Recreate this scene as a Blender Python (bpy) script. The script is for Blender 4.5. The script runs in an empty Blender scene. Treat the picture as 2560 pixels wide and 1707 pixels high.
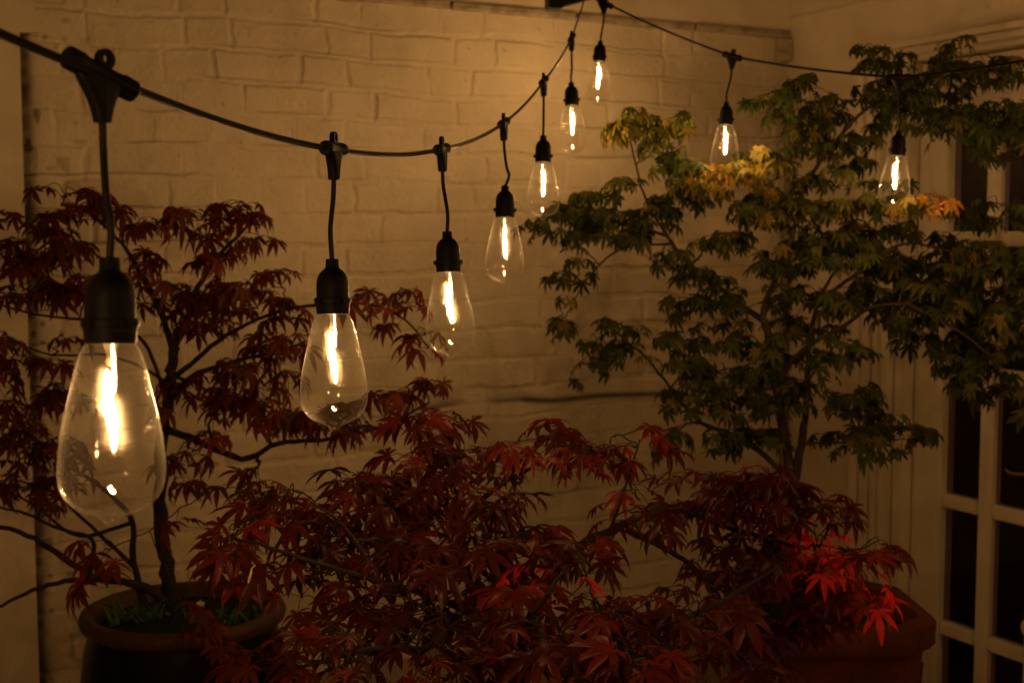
import bpy, math, random
import numpy as np
from mathutils import Vector, Matrix

S = bpy.context.scene
C = S.collection
rnd = random.Random(7)
R = math.radians

# ------------------------------------------------------------------ camera
H = 1.45                       # eye height
F = 3300.0                     # focal length in photo pixels (photo 2560 wide)
PITCH = R(4.55)
cam_d = bpy.data.cameras.new('camera')
cam = bpy.data.objects.new('camera', cam_d)
C.objects.link(cam)
cam.location = (0, 0, H)
cam.rotation_euler = (R(90) - PITCH, 0, 0)
cam_d.sensor_width = 36
cam_d.lens = 36 * F / 2560
cam_d.clip_start = 0.02
cam_d.clip_end = 200
cam_d.dof.use_dof = True
cam_d.dof.focus_distance = 1.32
cam_d.dof.aperture_fstop = 11
cam_d.dof.aperture_blades = 7
S.camera = cam

# ------------------------------------------------------------------ night sky
w = bpy.data.worlds.new("World")
S.world = w
w.use_nodes = True
nt = w.node_tree
bg = nt.nodes['Background']
sky = nt.nodes.new('ShaderNodeTexSky')
sky.sky_type = 'NISHITA'
sky.sun_disc = False
sky.sun_elevation = R(2)
sky.sun_rotation = R(200)
nt.links.new(sky.outputs[0], bg.inputs[0])
bg.inputs[1].default_value = 0.0012

S.view_settings.view_transform = 'Standard'
S.view_settings.look = 'None'
S.view_settings.gamma = 1
S.view_settings.exposure = 0
cy = S.cycles
cy.use_denoising = True
try:
    cy.denoiser = 'OPENIMAGEDENOISE'
except Exception:
    pass
cy.max_bounces = 10
cy.diffuse_bounces = 8
cy.glossy_bounces = 4
cy.transmission_bounces = 6
cy.transparent_max_bounces = 24
cy.caustics_reflective = False
cy.caustics_refractive = False
cy.sample_clamp_indirect = 2.0
cy.use_light_tree = True

LAMP_COL = (1.0, 0.525, 0.180)
LAMP = 1120.0

# ------------------------------------------------------------------ frames
K = 2560 / 2352                # my pixel notes are in a 2352 px wide view
fwd = Vector((0, math.cos(PITCH), -math.sin(PITCH)))
upv = Vector((0, math.sin(PITCH), math.cos(PITCH)))
rtv = Vector((1, 0, 0))
CAM = Vector((0, 0, H))


def ray(x, y):
    return rtv * ((x * K - 1280) / F) - upv * ((y * K - 853.5) / F) + fwd


def at(x, y, d):
    return CAM + ray(x, y) * d


YAW = R(27.5)
DB = Vector((math.cos(YAW), math.sin(YAW), 0))        # along the brick wall
NB = Vector((math.sin(YAW), -math.cos(YAW), 0))       # brick wall, towards camera
P0 = Vector((0, 3.57, 0))
UC = 0.928                                            # corner, along DB
CORN = P0 + DB * UC
DR = Vector((math.sin(YAW), -math.cos(YAW), 0))       # along the house wall, towards camera
NR = Vector((-math.cos(YAW), -math.sin(YAW), 0))      # house wall normal, into the court


def on_back(x, y):
    """u, z on the brick wall plane for a photo point"""
    r = ray(x, y)
    t = (P0 - CAM).dot(NB) / r.dot(NB)
    p = CAM + r * t
    return (p - P0).dot(DB), p.z


def on_right(x, y):
    r = ray(x, y)
    t = (CORN - CAM).dot(NR) / r.dot(NR)
    p = CAM + r * t
    return (p - CORN).dot(DR), p.z


# ------------------------------------------------------------------ materials
def new_mat(name):
    m = bpy.data.materials.new(name)
    m.use_nodes = True
    return m, m.node_tree.nodes, m.node_tree.links


def principled(name, col, rough=0.6, spec=0.5, noise=None, bump=None, metal=0.0, coat=0.0):
    """noise=(scale, colour2, lo, hi)   bump=(scale, distance)"""
    m, N, L = new_mat(name)
    b = N['Principled BSDF']
    b.inputs['Base Color'].default_value = (*col, 1)
    b.inputs['Roughness'].default_value = rough
    b.inputs['Specular IOR Level'].default_value = spec
    b.inputs['Metallic'].default_value = metal
    b.inputs['Coat Weight'].default_value = coat
    tc = N.new('ShaderNodeTexCoord')
    if noise:
        n = N.new('ShaderNodeTexNoise')
        n.inputs['Scale'].default_value = noise[0]
        n.inputs['Detail'].default_value = 6
        n.inputs['Roughness'].default_value = 0.65
        L.new(tc.outputs['Object'], n.inputs['Vector'])
        cr = N.new('ShaderNodeValToRGB')
        cr.color_ramp.elements[0].position = noise[2]
        cr.color_ramp.elements[1].position = noise[3]
        cr.color_ramp.elements[0].color = (*noise[1], 1)
        cr.color_ramp.elements[1].color = (*col, 1)
        L.new(n.outputs['Fac'], cr.inputs['Fac'])
        L.new(cr.outputs[0], b.inputs['Base Color'])
    if bump:
        n2 = N.new('ShaderNodeTexNoise')
        n2.inputs['Scale'].default_value = bump[0]
        n2.inputs['Detail'].default_value = 5
        L.new(tc.outputs['Object'], n2.inputs['Vector'])
        bp = N.new('ShaderNodeBump')
        bp.inputs['Distance'].default_value = bump[1]
        bp.inputs['Strength'].default_value = 0.8
        L.new(n2.outputs['Fac'], bp.inputs['Height'])
        L.new(bp.outputs[0], b.inputs['Normal'])
    return m


M = {}
M['plastic'] = principled('black_plastic', (0.0045, 0.004, 0.004), 0.5, 0.12, bump=(900, 0.00008))
M['cable'] = principled('black_cable', (0.0045, 0.004, 0.004), 0.36, 0.16)
M['render'] = principled('painted_render', (0.72, 0.64, 0.51), 0.7, 0.25,
                         noise=(5, (0.62, 0.55, 0.42), 0.3, 0.62), bump=(55, 0.0018))
M['joinery'] = principled('painted_joinery', (0.75, 0.68, 0.55), 0.4, 0.4,
                          noise=(9, (0.66, 0.59, 0.47), 0.3, 0.6), bump=(120, 0.0004))
M['coping'] = principled('coping_paint', (0.56, 0.49, 0.37), 0.75, 0.2,
                         noise=(30, (0.30, 0.25, 0.18), 0.34, 0.58), bump=(60, 0.002))
M['grime'] = principled('dark_strip', (0.27, 0.225, 0.17), 0.6, 0.3, noise=(14, (0.15, 0.12, 0.09), 0.35, 0.6))
M['steel'] = principled('black_steel', (0.012, 0.011, 0.012), 0.5, 0.4)
M['glaze'] = principled('blue_black_glaze', (0.002, 0.0024, 0.0065), 0.3, 0.12,
                        noise=(12, (0.005, 0.006, 0.018), 0.35, 0.65), bump=(7, 0.004))
M['rim'] = principled('brown_stoneware', (0.070, 0.031, 0.014), 0.55, 0.25,
                      noise=(20, (0.045, 0.019, 0.009), 0.35, 0.65), bump=(60, 0.0015))
M['terracotta'] = principled('terracotta', (0.150, 0.040, 0.017), 0.78, 0.12,
                             noise=(9, (0.080, 0.026, 0.013), 0.3, 0.65), bump=(80, 0.0012))
M['soil'] = principled('potting_soil', (0.022, 0.015, 0.010), 0.95, 0.1,
                       noise=(40, (0.010, 0.018, 0.006), 0.4, 0.6), bump=(70, 0.012))
M['paving'] = principled('stone_paving', (0.52, 0.47, 0.39), 0.8, 0.2,
                         noise=(4, (0.38, 0.34, 0.28), 0.3, 0.65), bump=(40, 0.003))
M['dark_room'] = principled('dark_room', (0.007, 0.005, 0.015), 0.9, 0.1)
M['knob'] = principled('cream_knob', (0.72, 0.60, 0.40), 0.35, 0.5)
M['brass'] = principled('aged_brass', (0.55, 0.27, 0.06), 0.4, 0.5, metal=0.9, noise=(30, (0.4, 0.17, 0.03), 0.3, 0.6))
M['weed'] = principled('weed_green', (0.07, 0.16, 0.03), 0.55, 0.3, noise=(30, (0.03, 0.07, 0.012), 0.3, 0.6))
M['petal'] = principled('white_petal', (0.75, 0.70, 0.55), 0.6, 0.3, bump=(300, 0.0003))
M['stick'] = principled('cream_stick', (0.78, 0.62, 0.40), 0.5, 0.3, noise=(120, (0.6, 0.45, 0.28), 0.3, 0.6))
M['bark_red'] = principled('maple_bark', (0.040, 0.027, 0.019), 0.75, 0.15,
                           noise=(45, (0.016, 0.011, 0.009), 0.35, 0.65), bump=(160, 0.0025))
M['bark_green'] = principled('green_maple_bark', (0.060, 0.042, 0.024), 0.75, 0.15,
                             noise=(40, (0.026, 0.019, 0.011), 0.35, 0.65), bump=(150, 0.0025))
M['wire'] = principled('lead_wire', (0.5, 0.42, 0.3), 0.3, 0.5, metal=1.0)
M['stemglass'] = principled('stem_glass', (0.8, 0.75, 0.62), 0.15, 0.5)
M['stemglass'].node_tree.nodes['Principled BSDF'].inputs['Alpha'].default_value = 0.35


def brick_mat():
    m, N, L = new_mat('painted_brick')
    b = N['Principled BSDF']
    b.inputs['Roughness'].default_value = 0.62
    b.inputs['Specular IOR Level'].default_value = 0.3
    tc = N.new('ShaderNodeTexCoord')
    n = N.new('ShaderNodeTexNoise')
    n.inputs['Scale'].default_value = 6
    n.inputs['Detail'].default_value = 8
    n.inputs['Roughness'].default_value = 0.7
    L.new(tc.outputs['Object'], n.inputs['Vector'])
    cr = N.new('ShaderNodeValToRGB')
    cr.color_ramp.elements[0].position = 0.3
    cr.color_ramp.elements[1].position = 0.65
    cr.color_ramp.elements[0].color = (0.58, 0.51, 0.385, 1)
    cr.color_ramp.elements[1].color = (0.70, 0.625, 0.49, 1)
    L.new(n.outputs['Fac'], cr.inputs['Fac'])
    at_ = N.new('ShaderNodeAttribute')
    at_.attribute_name = 'grime'
    mx = N.new('ShaderNodeMix')
    mx.data_type = 'RGBA'
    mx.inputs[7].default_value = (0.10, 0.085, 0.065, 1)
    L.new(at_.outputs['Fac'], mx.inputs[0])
    L.new(cr.outputs[0], mx.inputs[6])
    # small flecks of mould and chipped paint
    v = N.new('ShaderNodeTexNoise')
    v.inputs['Scale'].default_value = 60
    v.inputs['Detail'].default_value = 3
    L.new(tc.outputs['Object'], v.inputs['Vector'])
    vr = N.new('ShaderNodeMapRange')
    vr.inputs[1].default_value = 0.70
    vr.inputs[2].default_value = 0.76
    vr.inputs[3].default_value = 0.0
    vr.inputs[4].default_value = 0.6
    L.new(v.outputs['Fac'], vr.inputs[0])
    mx2 = N.new('ShaderNodeMix')
    mx2.data_type = 'RGBA'
    mx2.inputs[7].default_value = (0.14, 0.11, 0.08, 1)
    L.new(vr.outputs[0], mx2.inputs[0])
    L.new(mx.outputs[2], mx2.inputs[6])
    L.new(mx2.outputs[2], b.inputs['Base Color'])
    n2 = N.new('ShaderNodeTexNoise')
    n2.inputs['Scale'].default_value = 95
    n2.inputs['Detail'].default_value = 6
    L.new(tc.outputs['Object'], n2.inputs['Vector'])
    bp = N.new('ShaderNodeBump')
    bp.inputs['Distance'].default_value = 0.003
    bp.inputs['Strength'].default_value = 0.8
    L.new(n2.outputs['Fac'], bp.inputs['Height'])
    L.new(bp.outputs[0], b.inputs['Normal'])
    return m


M['brick'] = brick_mat()


def thin_glass(name, tint, dust_lo, dust_hi, dust_scale, smudge=True, refl=0.06):
    """single-skin glass: clear plus mirror by angle, with a film of dust on it"""
    m, N, L = new_mat(name)
    N.remove(N['Principled BSDF'])
    out = N['Material Output']
    lw = N.new('ShaderNodeLayerWeight')
    lw.inputs['Blend'].default_value = 0.5
    pw = N.new('ShaderNodeMath')
    pw.operation = 'POWER'
    pw.inputs[1].default_value = 4.0
    L.new(lw.outputs['Facing'], pw.inputs[0])
    ml = N.new('ShaderNodeMath')
    ml.operation = 'MULTIPLY_ADD'
    ml.inputs[1].default_value = 0.90
    ml.inputs[2].default_value = refl
    L.new(pw.outputs[0], ml.inputs[0])
    tr = N.new('ShaderNodeBsdfTransparent')
    tr.inputs[0].default_value = (*tint, 1)
    gl = N.new('ShaderNodeBsdfGlossy')
    gl.inputs['Roughness'].default_value = 0.02
    gl.inputs['Color'].default_value = (0.95, 0.95, 0.95, 1)
    mix = N.new('ShaderNodeMixShader')
    L.new(ml.outputs[0], mix.inputs[0])
    L.new(tr.outputs[0], mix.inputs[1])
    L.new(gl.outputs[0], mix.inputs[2])
    if dust_hi > 0:
        tc = N.new('ShaderNodeTexCoord')
        mp = N.new('ShaderNodeMapping')
        mp.inputs['Scale'].default_value = (1, 1, 0.22)      # runs and wiping streaks
        L.new(tc.outputs['Object'], mp.inputs[0])
        n = N.new('ShaderNodeTexNoise')
        n.inputs['Scale'].default_value = dust_scale
        n.inputs['Detail'].default_value = 7
        n.inputs['Roughness'].default_value = 0.72
        L.new(mp.outputs[0], n.inputs['Vector'])
        mr = N.new('ShaderNodeMapRange')
        mr.inputs[1].default_value = 0.38
        mr.inputs[2].default_value = 0.72
        mr.inputs[3].default_value = dust_lo
        mr.inputs[4].default_value = dust_hi
        L.new(n.outputs['Fac'], mr.inputs[0])
        fac = mr.outputs[0]
        if smudge:
            # specks, fingerprints and fine scratches on the glass
            vo = N.new('ShaderNodeTexVoronoi')
            vo.inputs['Scale'].default_value = dust_scale * 7
            L.new(tc.outputs['Object'], vo.inputs['Vector'])
            vr = N.new('ShaderNodeMapRange')
            vr.inputs[1].default_value = 0.10
            vr.inputs[2].default_value = 0.20
            vr.inputs[3].default_value = dust_hi * 3.0
            vr.inputs[4].default_value = 0.0
            L.new(vo.outputs['Distance'], vr.inputs[0])
            sp = N.new('ShaderNodeTexNoise')
            sp.inputs['Scale'].default_value = dust_scale * 1.6
            sp.inputs['Detail'].default_value = 4
            L.new(tc.outputs['Object'], sp.inputs['Vector'])
            sr = N.new('ShaderNodeMapRange')
            sr.inputs[1].default_value = 0.52
            sr.inputs[2].default_value = 0.66
            L.new(sp.outputs['Fac'], sr.inputs[0])
            spk = N.new('ShaderNodeMath')
            spk.operation = 'MULTIPLY'
            L.new(vr.outputs[0], spk.inputs[0])
            L.new(sr.outputs[0], spk.inputs[1])
            ad = N.new('ShaderNodeMath')
            ad.operation = 'ADD'
            L.new(mr.outputs[0], ad.inputs[0])
            L.new(spk.outputs[0], ad.inputs[1])
            fac = ad.outputs[0]
        tl = N.new('ShaderNodeBsdfTranslucent')
        tl.inputs[0].default_value = (0.9, 0.88, 0.82, 1)
        df = N.new('ShaderNodeBsdfDiffuse')
        df.inputs[0].default_value = (0.9, 0.88, 0.82, 1)
        dm = N.new('ShaderNodeMixShader')
        dm.inputs[0].default_value = 0.35
        L.new(tl.outputs[0], dm.inputs[1])
        L.new(df.outputs[0], dm.inputs[2])
        # film thicker edge-on, boosted further to stand in for lamplight in the rim
        eg = N.new('ShaderNodeMath')
        eg.operation = 'POWER'
        eg.inputs[1].default_value = 3.5
        L.new(lw.outputs['Facing'], eg.inputs[0])
        eg2 = N.new('ShaderNodeMath')
        eg2.operation = 'MULTIPLY_ADD'
        eg2.inputs[1].default_value = 16.0
        eg2.inputs[2].default_value = 1.0
        L.new(eg.outputs[0], eg2.inputs[0])
        eg3 = N.new('ShaderNodeMath')
        eg3.operation = 'MULTIPLY'
        L.new(fac, eg3.inputs[0])
        L.new(eg2.outputs[0], eg3.inputs[1])
        m2 = N.new('ShaderNodeMixShader')
        L.new(eg3.outputs[0], m2.inputs[0])
        L.new(mix.outputs[0], m2.inputs[1])
        # forward scatter in the dust film stands in for lens bloom round the filament
        rf = N.new('ShaderNodeBsdfRefraction')
        rf.inputs['IOR'].default_value = 1.5
        rf.inputs['Roughness'].default_value = 0.52
        rf.inputs['Color'].default_value = (0.95, 0.93, 0.88, 1)
        dm2 = N.new('ShaderNodeMixShader')
        dm2.inputs[0].default_value = 0.86 if smudge else 0.0
        L.new(dm.outputs[0], dm2.inputs[1])
        L.new(rf.outputs[0], dm2.inputs[2])
        L.new(dm2.outputs[0], m2.inputs[2])
        L.new(m2.outputs[0], out.inputs[0])
    else:
        L.new(mix.outputs[0], out.inputs[0])
    return m


M['bulb'] = thin_glass('bulb_glass', (0.985, 0.98, 0.965), 0.0026, 0.0170, 90)
M['pane'] = thin_glass('window_glass', (0.80, 0.74, 0.86), 0.0001, 0.0007, 14, False, 0.02)


def emit(name, col, strength):
    m, N, L = new_mat(name)
    N.remove(N['Principled BSDF'])
    e = N.new('ShaderNodeEmission')
    e.inputs[0].default_value = (*col, 1)
    e.inputs[1].default_value = strength
    L.new(e.outputs[0], N['Material Output'].inputs[0])
    return m


M['filament'] = emit('glowing_filament', LAMP_COL, LAMP)


def leaf_mat(name, stops, trans, rough=0.45, gloss=0.05):
    """leaf colour picked leaf by leaf from the tint attribute"""
    m, N, L = new_mat(name)
    N.remove(N['Principled BSDF'])
    a = N.new('ShaderNodeAttribute')
    a.attribute_name = 'tint'
    cr = N.new('ShaderNodeValToRGB')
    el = cr.color_ramp.elements
    while len(el) < len(stops):
        el.new(0.5)
    for e, (p, c) in zip(el, stops):
        e.position = p
        e.color = (*c, 1)
    L.new(a.outputs['Fac'], cr.inputs[0])
    tc = N.new('ShaderNodeTexCoord')
    n = N.new('ShaderNodeTexNoise')
    n.inputs['Scale'].default_value = 70
    n.inputs['Detail'].default_value = 3
    L.new(tc.outputs['Object'], n.inputs['Vector'])
    mr = N.new('ShaderNodeMapRange')
    mr.inputs[1].default_value = 0.3
    mr.inputs[2].default_value = 0.7
    mr.inputs[3].default_value = 0.72
    mr.inputs[4].default_value = 1.2
    L.new(n.outputs['Fac'], mr.inputs[0])
    mu = N.new('ShaderNodeMix')
    mu.data_type = 'RGBA'
    mu.blend_type = 'MULTIPLY'
    mu.inputs[0].default_value = 1
    L.new(cr.outputs[0], mu.inputs[6])
    L.new(mr.outputs[0], mu.inputs[7])
    d = N.new('ShaderNodeBsdfDiffuse')
    L.new(mu.outputs[2], d.inputs[0])
    t = N.new('ShaderNodeBsdfTranslucent')
    g = N.new('ShaderNodeMix')
    g.data_type = 'RGBA'
    g.blend_type = 'MULTIPLY'
    g.inputs[0].default_value = 1
    g.inputs[7].default_value = (*trans, 1)
    L.new(mu.outputs[2], g.inputs[6])
    L.new(g.outputs[2], t.inputs[0])
    x = N.new('ShaderNodeMixShader')
    x.inputs[0].default_value = 0.42
    L.new(d.outputs[0], x.inputs[1])
    L.new(t.outputs[0], x.inputs[2])
    gl = N.new('ShaderNodeBsdfGlossy')
    gl.inputs['Roughness'].default_value = rough
    y = N.new('ShaderNodeMixShader')
    y.inputs[0].default_value = gloss
    L.new(x.outputs[0], y.inputs[1])
    L.new(gl.outputs[0], y.inputs[2])
    bp = N.new('ShaderNodeBump')
    bp.inputs['Distance'].default_value = 0.0008
    bp.inputs['Strength'].default_value = 0.6
    L.new(n.outputs['Fac'], bp.inputs['Height'])
    for s in (d, gl):
        L.new(bp.outputs[0], s.inputs['Normal'])
    L.new(y.outputs[0], N['Material Output'].inputs[0])
    return m


M['leaf_left'] = leaf_mat('bronze_red_leaf', [(0.0, (0.066, 0.016, 0.009)), (0.5, (0.125, 0.028, 0.013)),
                                              (0.8, (0.22, 0.042, 0.016)), (1.0, (0.42, 0.085, 0.024))], (1.9, 1.3, 1.0), 0.5, 0.012)
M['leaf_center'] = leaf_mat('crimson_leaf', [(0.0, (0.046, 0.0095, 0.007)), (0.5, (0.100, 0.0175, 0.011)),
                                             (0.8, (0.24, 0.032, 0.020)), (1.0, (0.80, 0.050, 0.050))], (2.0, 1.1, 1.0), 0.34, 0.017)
M['leaf_green'] = leaf_mat('green_maple_leaf', [(0.0, (0.026, 0.038, 0.008)), (0.45, (0.066, 0.080, 0.013)),
                                                (0.68, (0.13, 0.115, 0.018)), (0.84, (0.27, 0.19, 0.026)), (1.0, (0.30, 0.125, 0.02))],
                           (1.5, 1.7, 1.2), 0.5, 0.010)


# ------------------------------------------------------------------ mesh helpers
class MB:
    def __init__(self):
        self.v = []
        self.f = []

    def add(self, verts, faces):
        o = len(self.v)
        self.v += [tuple(p) for p in verts]
        self.f += [tuple(i + o for i in f) for f in faces]

    def box(self, c, ax, hx, ay, hy, az, hz):
        c = Vector(c)
        vs = []
        for sz in (-1, 1):
            for sy in (-1, 1):
                for sx in (-1, 1):
                    vs.append(c + Vector(ax) * hx * sx + Vector(ay) * hy * sy + Vector(az) * hz * sz)
        self.add(vs, [(0, 2, 3, 1), (4, 5, 7, 6), (0, 1, 5, 4), (2, 6, 7, 3), (0, 4, 6, 2), (1, 3, 7, 5)])

    def tube(self, pts, radii, n=8, cap=True, flat=1.0):
        pts = [Vector(p) for p in pts]
        rings = []
        up = Vector((0, 0, 1))
        t0 = (pts[1] - pts[0]).normalized()
        if abs(t0.z) > 0.9:
            up = Vector((0, 1, 0.01))
        side = t0.cross(up).normalized()
        for i, p in enumerate(pts):
            a = pts[max(0, i - 1)]
            b = pts[min(len(pts) - 1, i + 1)]
            t = (b - a).normalized()
            side = (side - t * side.dot(t))
            if side.length < 1e-6:
                side = t.orthogonal()
            side.normalize()
            nn = side.cross(t)
            r = radii[i] if hasattr(radii, '__len__') else radii
            rings.append([p + side * (r * math.cos(2 * math.pi * k / n)) + nn * (r * flat * math.sin(2 * math.pi * k / n)) for k in range(n)])
        self.loft(rings, cap)

    def loft(self, rings, cap=True):
        n = len(rings[0])
        vs = [p for r in rings for p in r]
        fs = []
        for i in range(len(rings) - 1):
            for k in range(n):
                a = i * n + k
                b = i * n + (k + 1) % n
                fs.append((a, b, b + n, a + n))
        if cap:
            fs.append(tuple(range(n - 1, -1, -1)))
            m = (len(rings) - 1) * n
            fs.append(tuple(range(m, m + n)))
        self.add(vs, fs)

    def lathe(self, prof, n=32, frame=None, cap=True):
        """prof = [(r, z)...] in a local frame"""
        fr = frame or Matrix.Identity(4)
        rings = [[fr @ Vector((max(r, 1e-5) * math.cos(2 * math.pi * k / n), max(r, 1e-5) * math.sin(2 * math.pi * k / n), z)) for k in range(n)] for r, z in prof]
        self.loft(rings, cap)

    def build(self, name, mat, parent=None, sharp=40, bevel=0):
        me = bpy.data.meshes.new(name)
        me.from_pydata(self.v, [], self.f)
        me.validate()
        import bmesh
        bm = bmesh.new()
        bm.from_mesh(me)
        bmesh.ops.recalc_face_normals(bm, faces=bm.faces)
        if bevel:
            es = [e for e in bm.edges if len(e.link_faces) == 2 and e.calc_face_angle() > R(35)]
            bmesh.ops.bevel(bm, geom=es, offset=bevel, segments=2, affect='EDGES', clamp_overlap=True)
        bm.to_mesh(me)
        bm.free()
        me.materials.append(mat)
        me.shade_smooth()
        me.set_sharp_from_angle(angle=R(sharp))
        return link(name, me, parent)


def link(name, data, parent=None):
    o = bpy.data.objects.new(name, data)
    C.objects.link(o)
    if parent:
        o.parent = parent
        o.matrix_parent_inverse = Matrix.Translation(-parent.location) if not parent.parent else Matrix.Identity(4)
        if parent.parent:
            o.matrix_parent_inverse = Matrix.Identity(4)
    return o


def tag(o, label=None, cat=None, group=None, kind=None):
    if label:
        o['label'] = label
    if cat:
        o['category'] = cat
    if group:
        o['group'] = group
    if kind:
        o['kind'] = kind
    return o


def empty(name, loc):
    o = bpy.data.objects.new(name, None)
    o.empty_display_size = 0.05
    C.objects.link(o)
    o.location = loc
    return o


def smooth_path(pts, sub=6):
    """Catmull-Rom through points"""
    P = [Vector(p) for p in pts]
    out = []
    for i in range(len(P) - 1):
        a = P[i - 1] if i > 0 else P[i] * 2 - P[i + 1]
        b, c = P[i], P[i + 1]
        d = P[i + 2] if i + 2 < len(P) else P[i + 1] * 2 - P[i]
        for k in range(sub):
            t = k / sub
            out.append(0.5 * ((2 * b) + (c - a) * t + (2 * a - 5 * b + 4 * c - d) * t * t + (3 * b - a - 3 * c + d) * t ** 3))
    out.append(P[-1])
    return out


# ------------------------------------------------------------------ brick wall
def vnoise(u, v, scale, seed):
    rs = np.random.RandomState(seed)
    g = rs.rand(256, 256).astype(np.float32)
    x = u * scale
    y = v * scale
    xi = np.floor(x).astype(int)
    yi = np.floor(y).astype(int)
    fx = x - xi
    fy = y - yi
    fx = fx * fx * (3 - 2 * fx)
    fy = fy * fy * (3 - 2 * fy)
    a = g[xi % 256, yi % 256]
    b = g[(xi + 1) % 256, yi % 256]
    c = g[xi % 256, (yi + 1) % 256]
    d = g[(xi + 1) % 256, (yi + 1) % 256]
    return (a * (1 - fx) + b * fx) * (1 - fy) + (c * (1 - fx) + d * fx) * fy


def sstep(e0, e1, x):
    t = np.clip((x - e0) / (e1 - e0), 0, 1)
    return t * t * (3 - 2 * t)


uL, _ = on_back(57, 600)
uLedge, zLedge = on_back(1240, 921)
uPan, _ = on_back(1532, 1000)
_, zCop = on_back(1600, 73)
_, zRef = on_back(316, 337)
PITCHB = 0.0768


def build_brick():
    du = 0.0026
    u = np.arange(uL - 0.06, UC + 0.001, du)
    z = np.arange(0.34, zCop + 0.004, du)
    U, Z = np.meshgrid(u, z)
    wu = U + (vnoise(U, Z, 9, 1) - 0.5) * 0.020 + (vnoise(U, Z, 24, 2) - 0.5) * 0.006
    wz = Z + (vnoise(U, Z, 5, 3) - 0.5) * 0.018 + (vnoise(U, Z, 20, 4) - 0.5) * 0.006
    row = np.floor((wz - zRef) / PITCHB).astype(int)
    fz = (wz - zRef) - row * PITCHB
    nrow = row.max() - row.min() + 1
    h = np.zeros_like(U)
    dist = np.full_like(U, 1.0)
    tone = np.zeros_like(U)
    rs = np.random.RandomState(11)
    for r in range(row.min(), row.max() + 1):
        m = row == r
        # Flemish bond with hand-laid variation
        x = -2.2 + (0.055 if r % 2 else -0.115) + rs.uniform(-.02, .02)
        i = 0
        uu = wu[m]
        hh = np.zeros_like(uu)
        dd = np.full_like(uu, 1.0)
        tt = np.zeros_like(uu)
        ffz = fz[m]
        while x < 1.4:
            ln = (0.228 if (i + r) % 2 else 0.118) * rs.uniform(.95, 1.05)
            if rs.rand() < 0.04:
                ln *= 1.25
            k = (uu >= x) & (uu < x + ln)
            if k.any():
                a = rs.uniform(-.018, .018)
                b = rs.uniform(-.03, .03)
                hh[k] = rs.uniform(-.0020, .0026) + a * (uu[k] - x - ln / 2) + b * (ffz[k] - PITCHB / 2)
                jw = 0.0048 + rs.uniform(0, .003)
                e = np.minimum(np.minimum(uu[k] - x, x + ln - uu[k]), np.minimum(ffz[k], PITCHB - ffz[k]) + 0.0005)
                dd[k] = e - jw
                tt[k] = rs.rand()
            x += ln
            i += 1
        h[m] = hh
        dist[m] = dd
        tone[m] = tt
    face = sstep(-0.0035, 0.0035, dist + (vnoise(U, Z, 70, 5) - .5) * .004)
    fill = vnoise(U, Z, 4.2, 6)                                    # how full of paint and mortar each joint is
    mort = -0.0052 + 0.0047 * sstep(.35, .75, fill) + (vnoise(U, Z, 45, 7) - .5) * .003
    mort += 0.0022 * np.exp(-(dist / 0.004) ** 2) * (fill > .5)
    hgt = h * face + mort * (1 - face)
    # fine undercut crack beneath some bricks
    crack = np.exp(-((fz - 0.0085) / 0.0020) ** 2) * sstep(.40, .60, vnoise(U, Z, 6.5, 8)) * 0.0052
    hgt -= crack
    hgt += (vnoise(U, Z, 26, 9) - .5) * .0036 + (vnoise(U, Z, 90, 10) - .5) * .0015 + (vnoise(U, Z, 2.2, 12) - .5) * .012
    # the plinth below the ledge stands proud, with a rendered panel at its right end
    zl = zLedge + (vnoise(U, Z * 0, 7, 13) - .5) * .012 - 0.006 * sstep(uLedge, UC, U)
    low = 1 - sstep(-0.004, 0.004, Z - zl)
    pan = sstep(-0.004, 0.004, U - uPan + (vnoise(U * 0, Z, 6, 14) - .5) * .012) * low
    hgt = hgt * (1 - pan) + pan * ((vnoise(U, Z, 6, 15) - .5) * .005 + .006) + low * 0.014
    # render over brick fades the joints out near the left edge
    soft = 1 - sstep(0.02, 0.11, U - uL)
    hgt = hgt * (1 - 0.6 * soft)
    hgt -= 0.016 * np.exp(-((U - uL - .006) / .011) ** 2)
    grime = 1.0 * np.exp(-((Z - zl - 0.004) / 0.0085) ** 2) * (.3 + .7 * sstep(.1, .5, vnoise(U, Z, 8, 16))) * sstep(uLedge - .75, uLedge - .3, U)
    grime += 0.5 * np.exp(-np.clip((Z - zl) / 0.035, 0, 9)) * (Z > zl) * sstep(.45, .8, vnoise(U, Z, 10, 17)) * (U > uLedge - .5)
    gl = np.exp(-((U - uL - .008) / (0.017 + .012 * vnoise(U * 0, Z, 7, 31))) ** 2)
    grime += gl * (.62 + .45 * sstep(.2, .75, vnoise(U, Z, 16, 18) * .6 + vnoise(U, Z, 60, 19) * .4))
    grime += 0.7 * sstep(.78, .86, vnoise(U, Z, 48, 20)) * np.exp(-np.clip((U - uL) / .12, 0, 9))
    grime += 0.55 * crack / 0.0052 * sstep(.4, .8, vnoise(U, Z, 3, 21))
    grime += 0.35 * np.exp(-np.clip((UC - U) / .05, 0, 9)) * sstep(.3, .8, vnoise(U, Z, 9, 23))
    grime += 0.25 * (tone - .5) * sstep(.5, .7, vnoise(U, Z, 3, 22)) * face
    grime = np.clip(grime, 0, 1)
    px = P0.x + DB.x * U + NB.x * hgt
    py = P0.y + DB.y * U + NB.y * hgt
    V = np.stack([px, py, Z], -1).reshape(-1, 3)
    nz, nu = U.shape
    idx = np.arange(nz * nu).reshape(nz, nu)
    Q = np.stack([idx[:-1, :-1], idx[:-1, 1:], idx[1:, 1:], idx[1:, :-1]], -1).reshape(-1, 4)
    # back block so that the wall has its thickness
    mb = MB()
    uc = (u[0] + u[-1]) / 2
    hu = (u[-1] - u[0]) / 2 + 0.25
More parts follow.
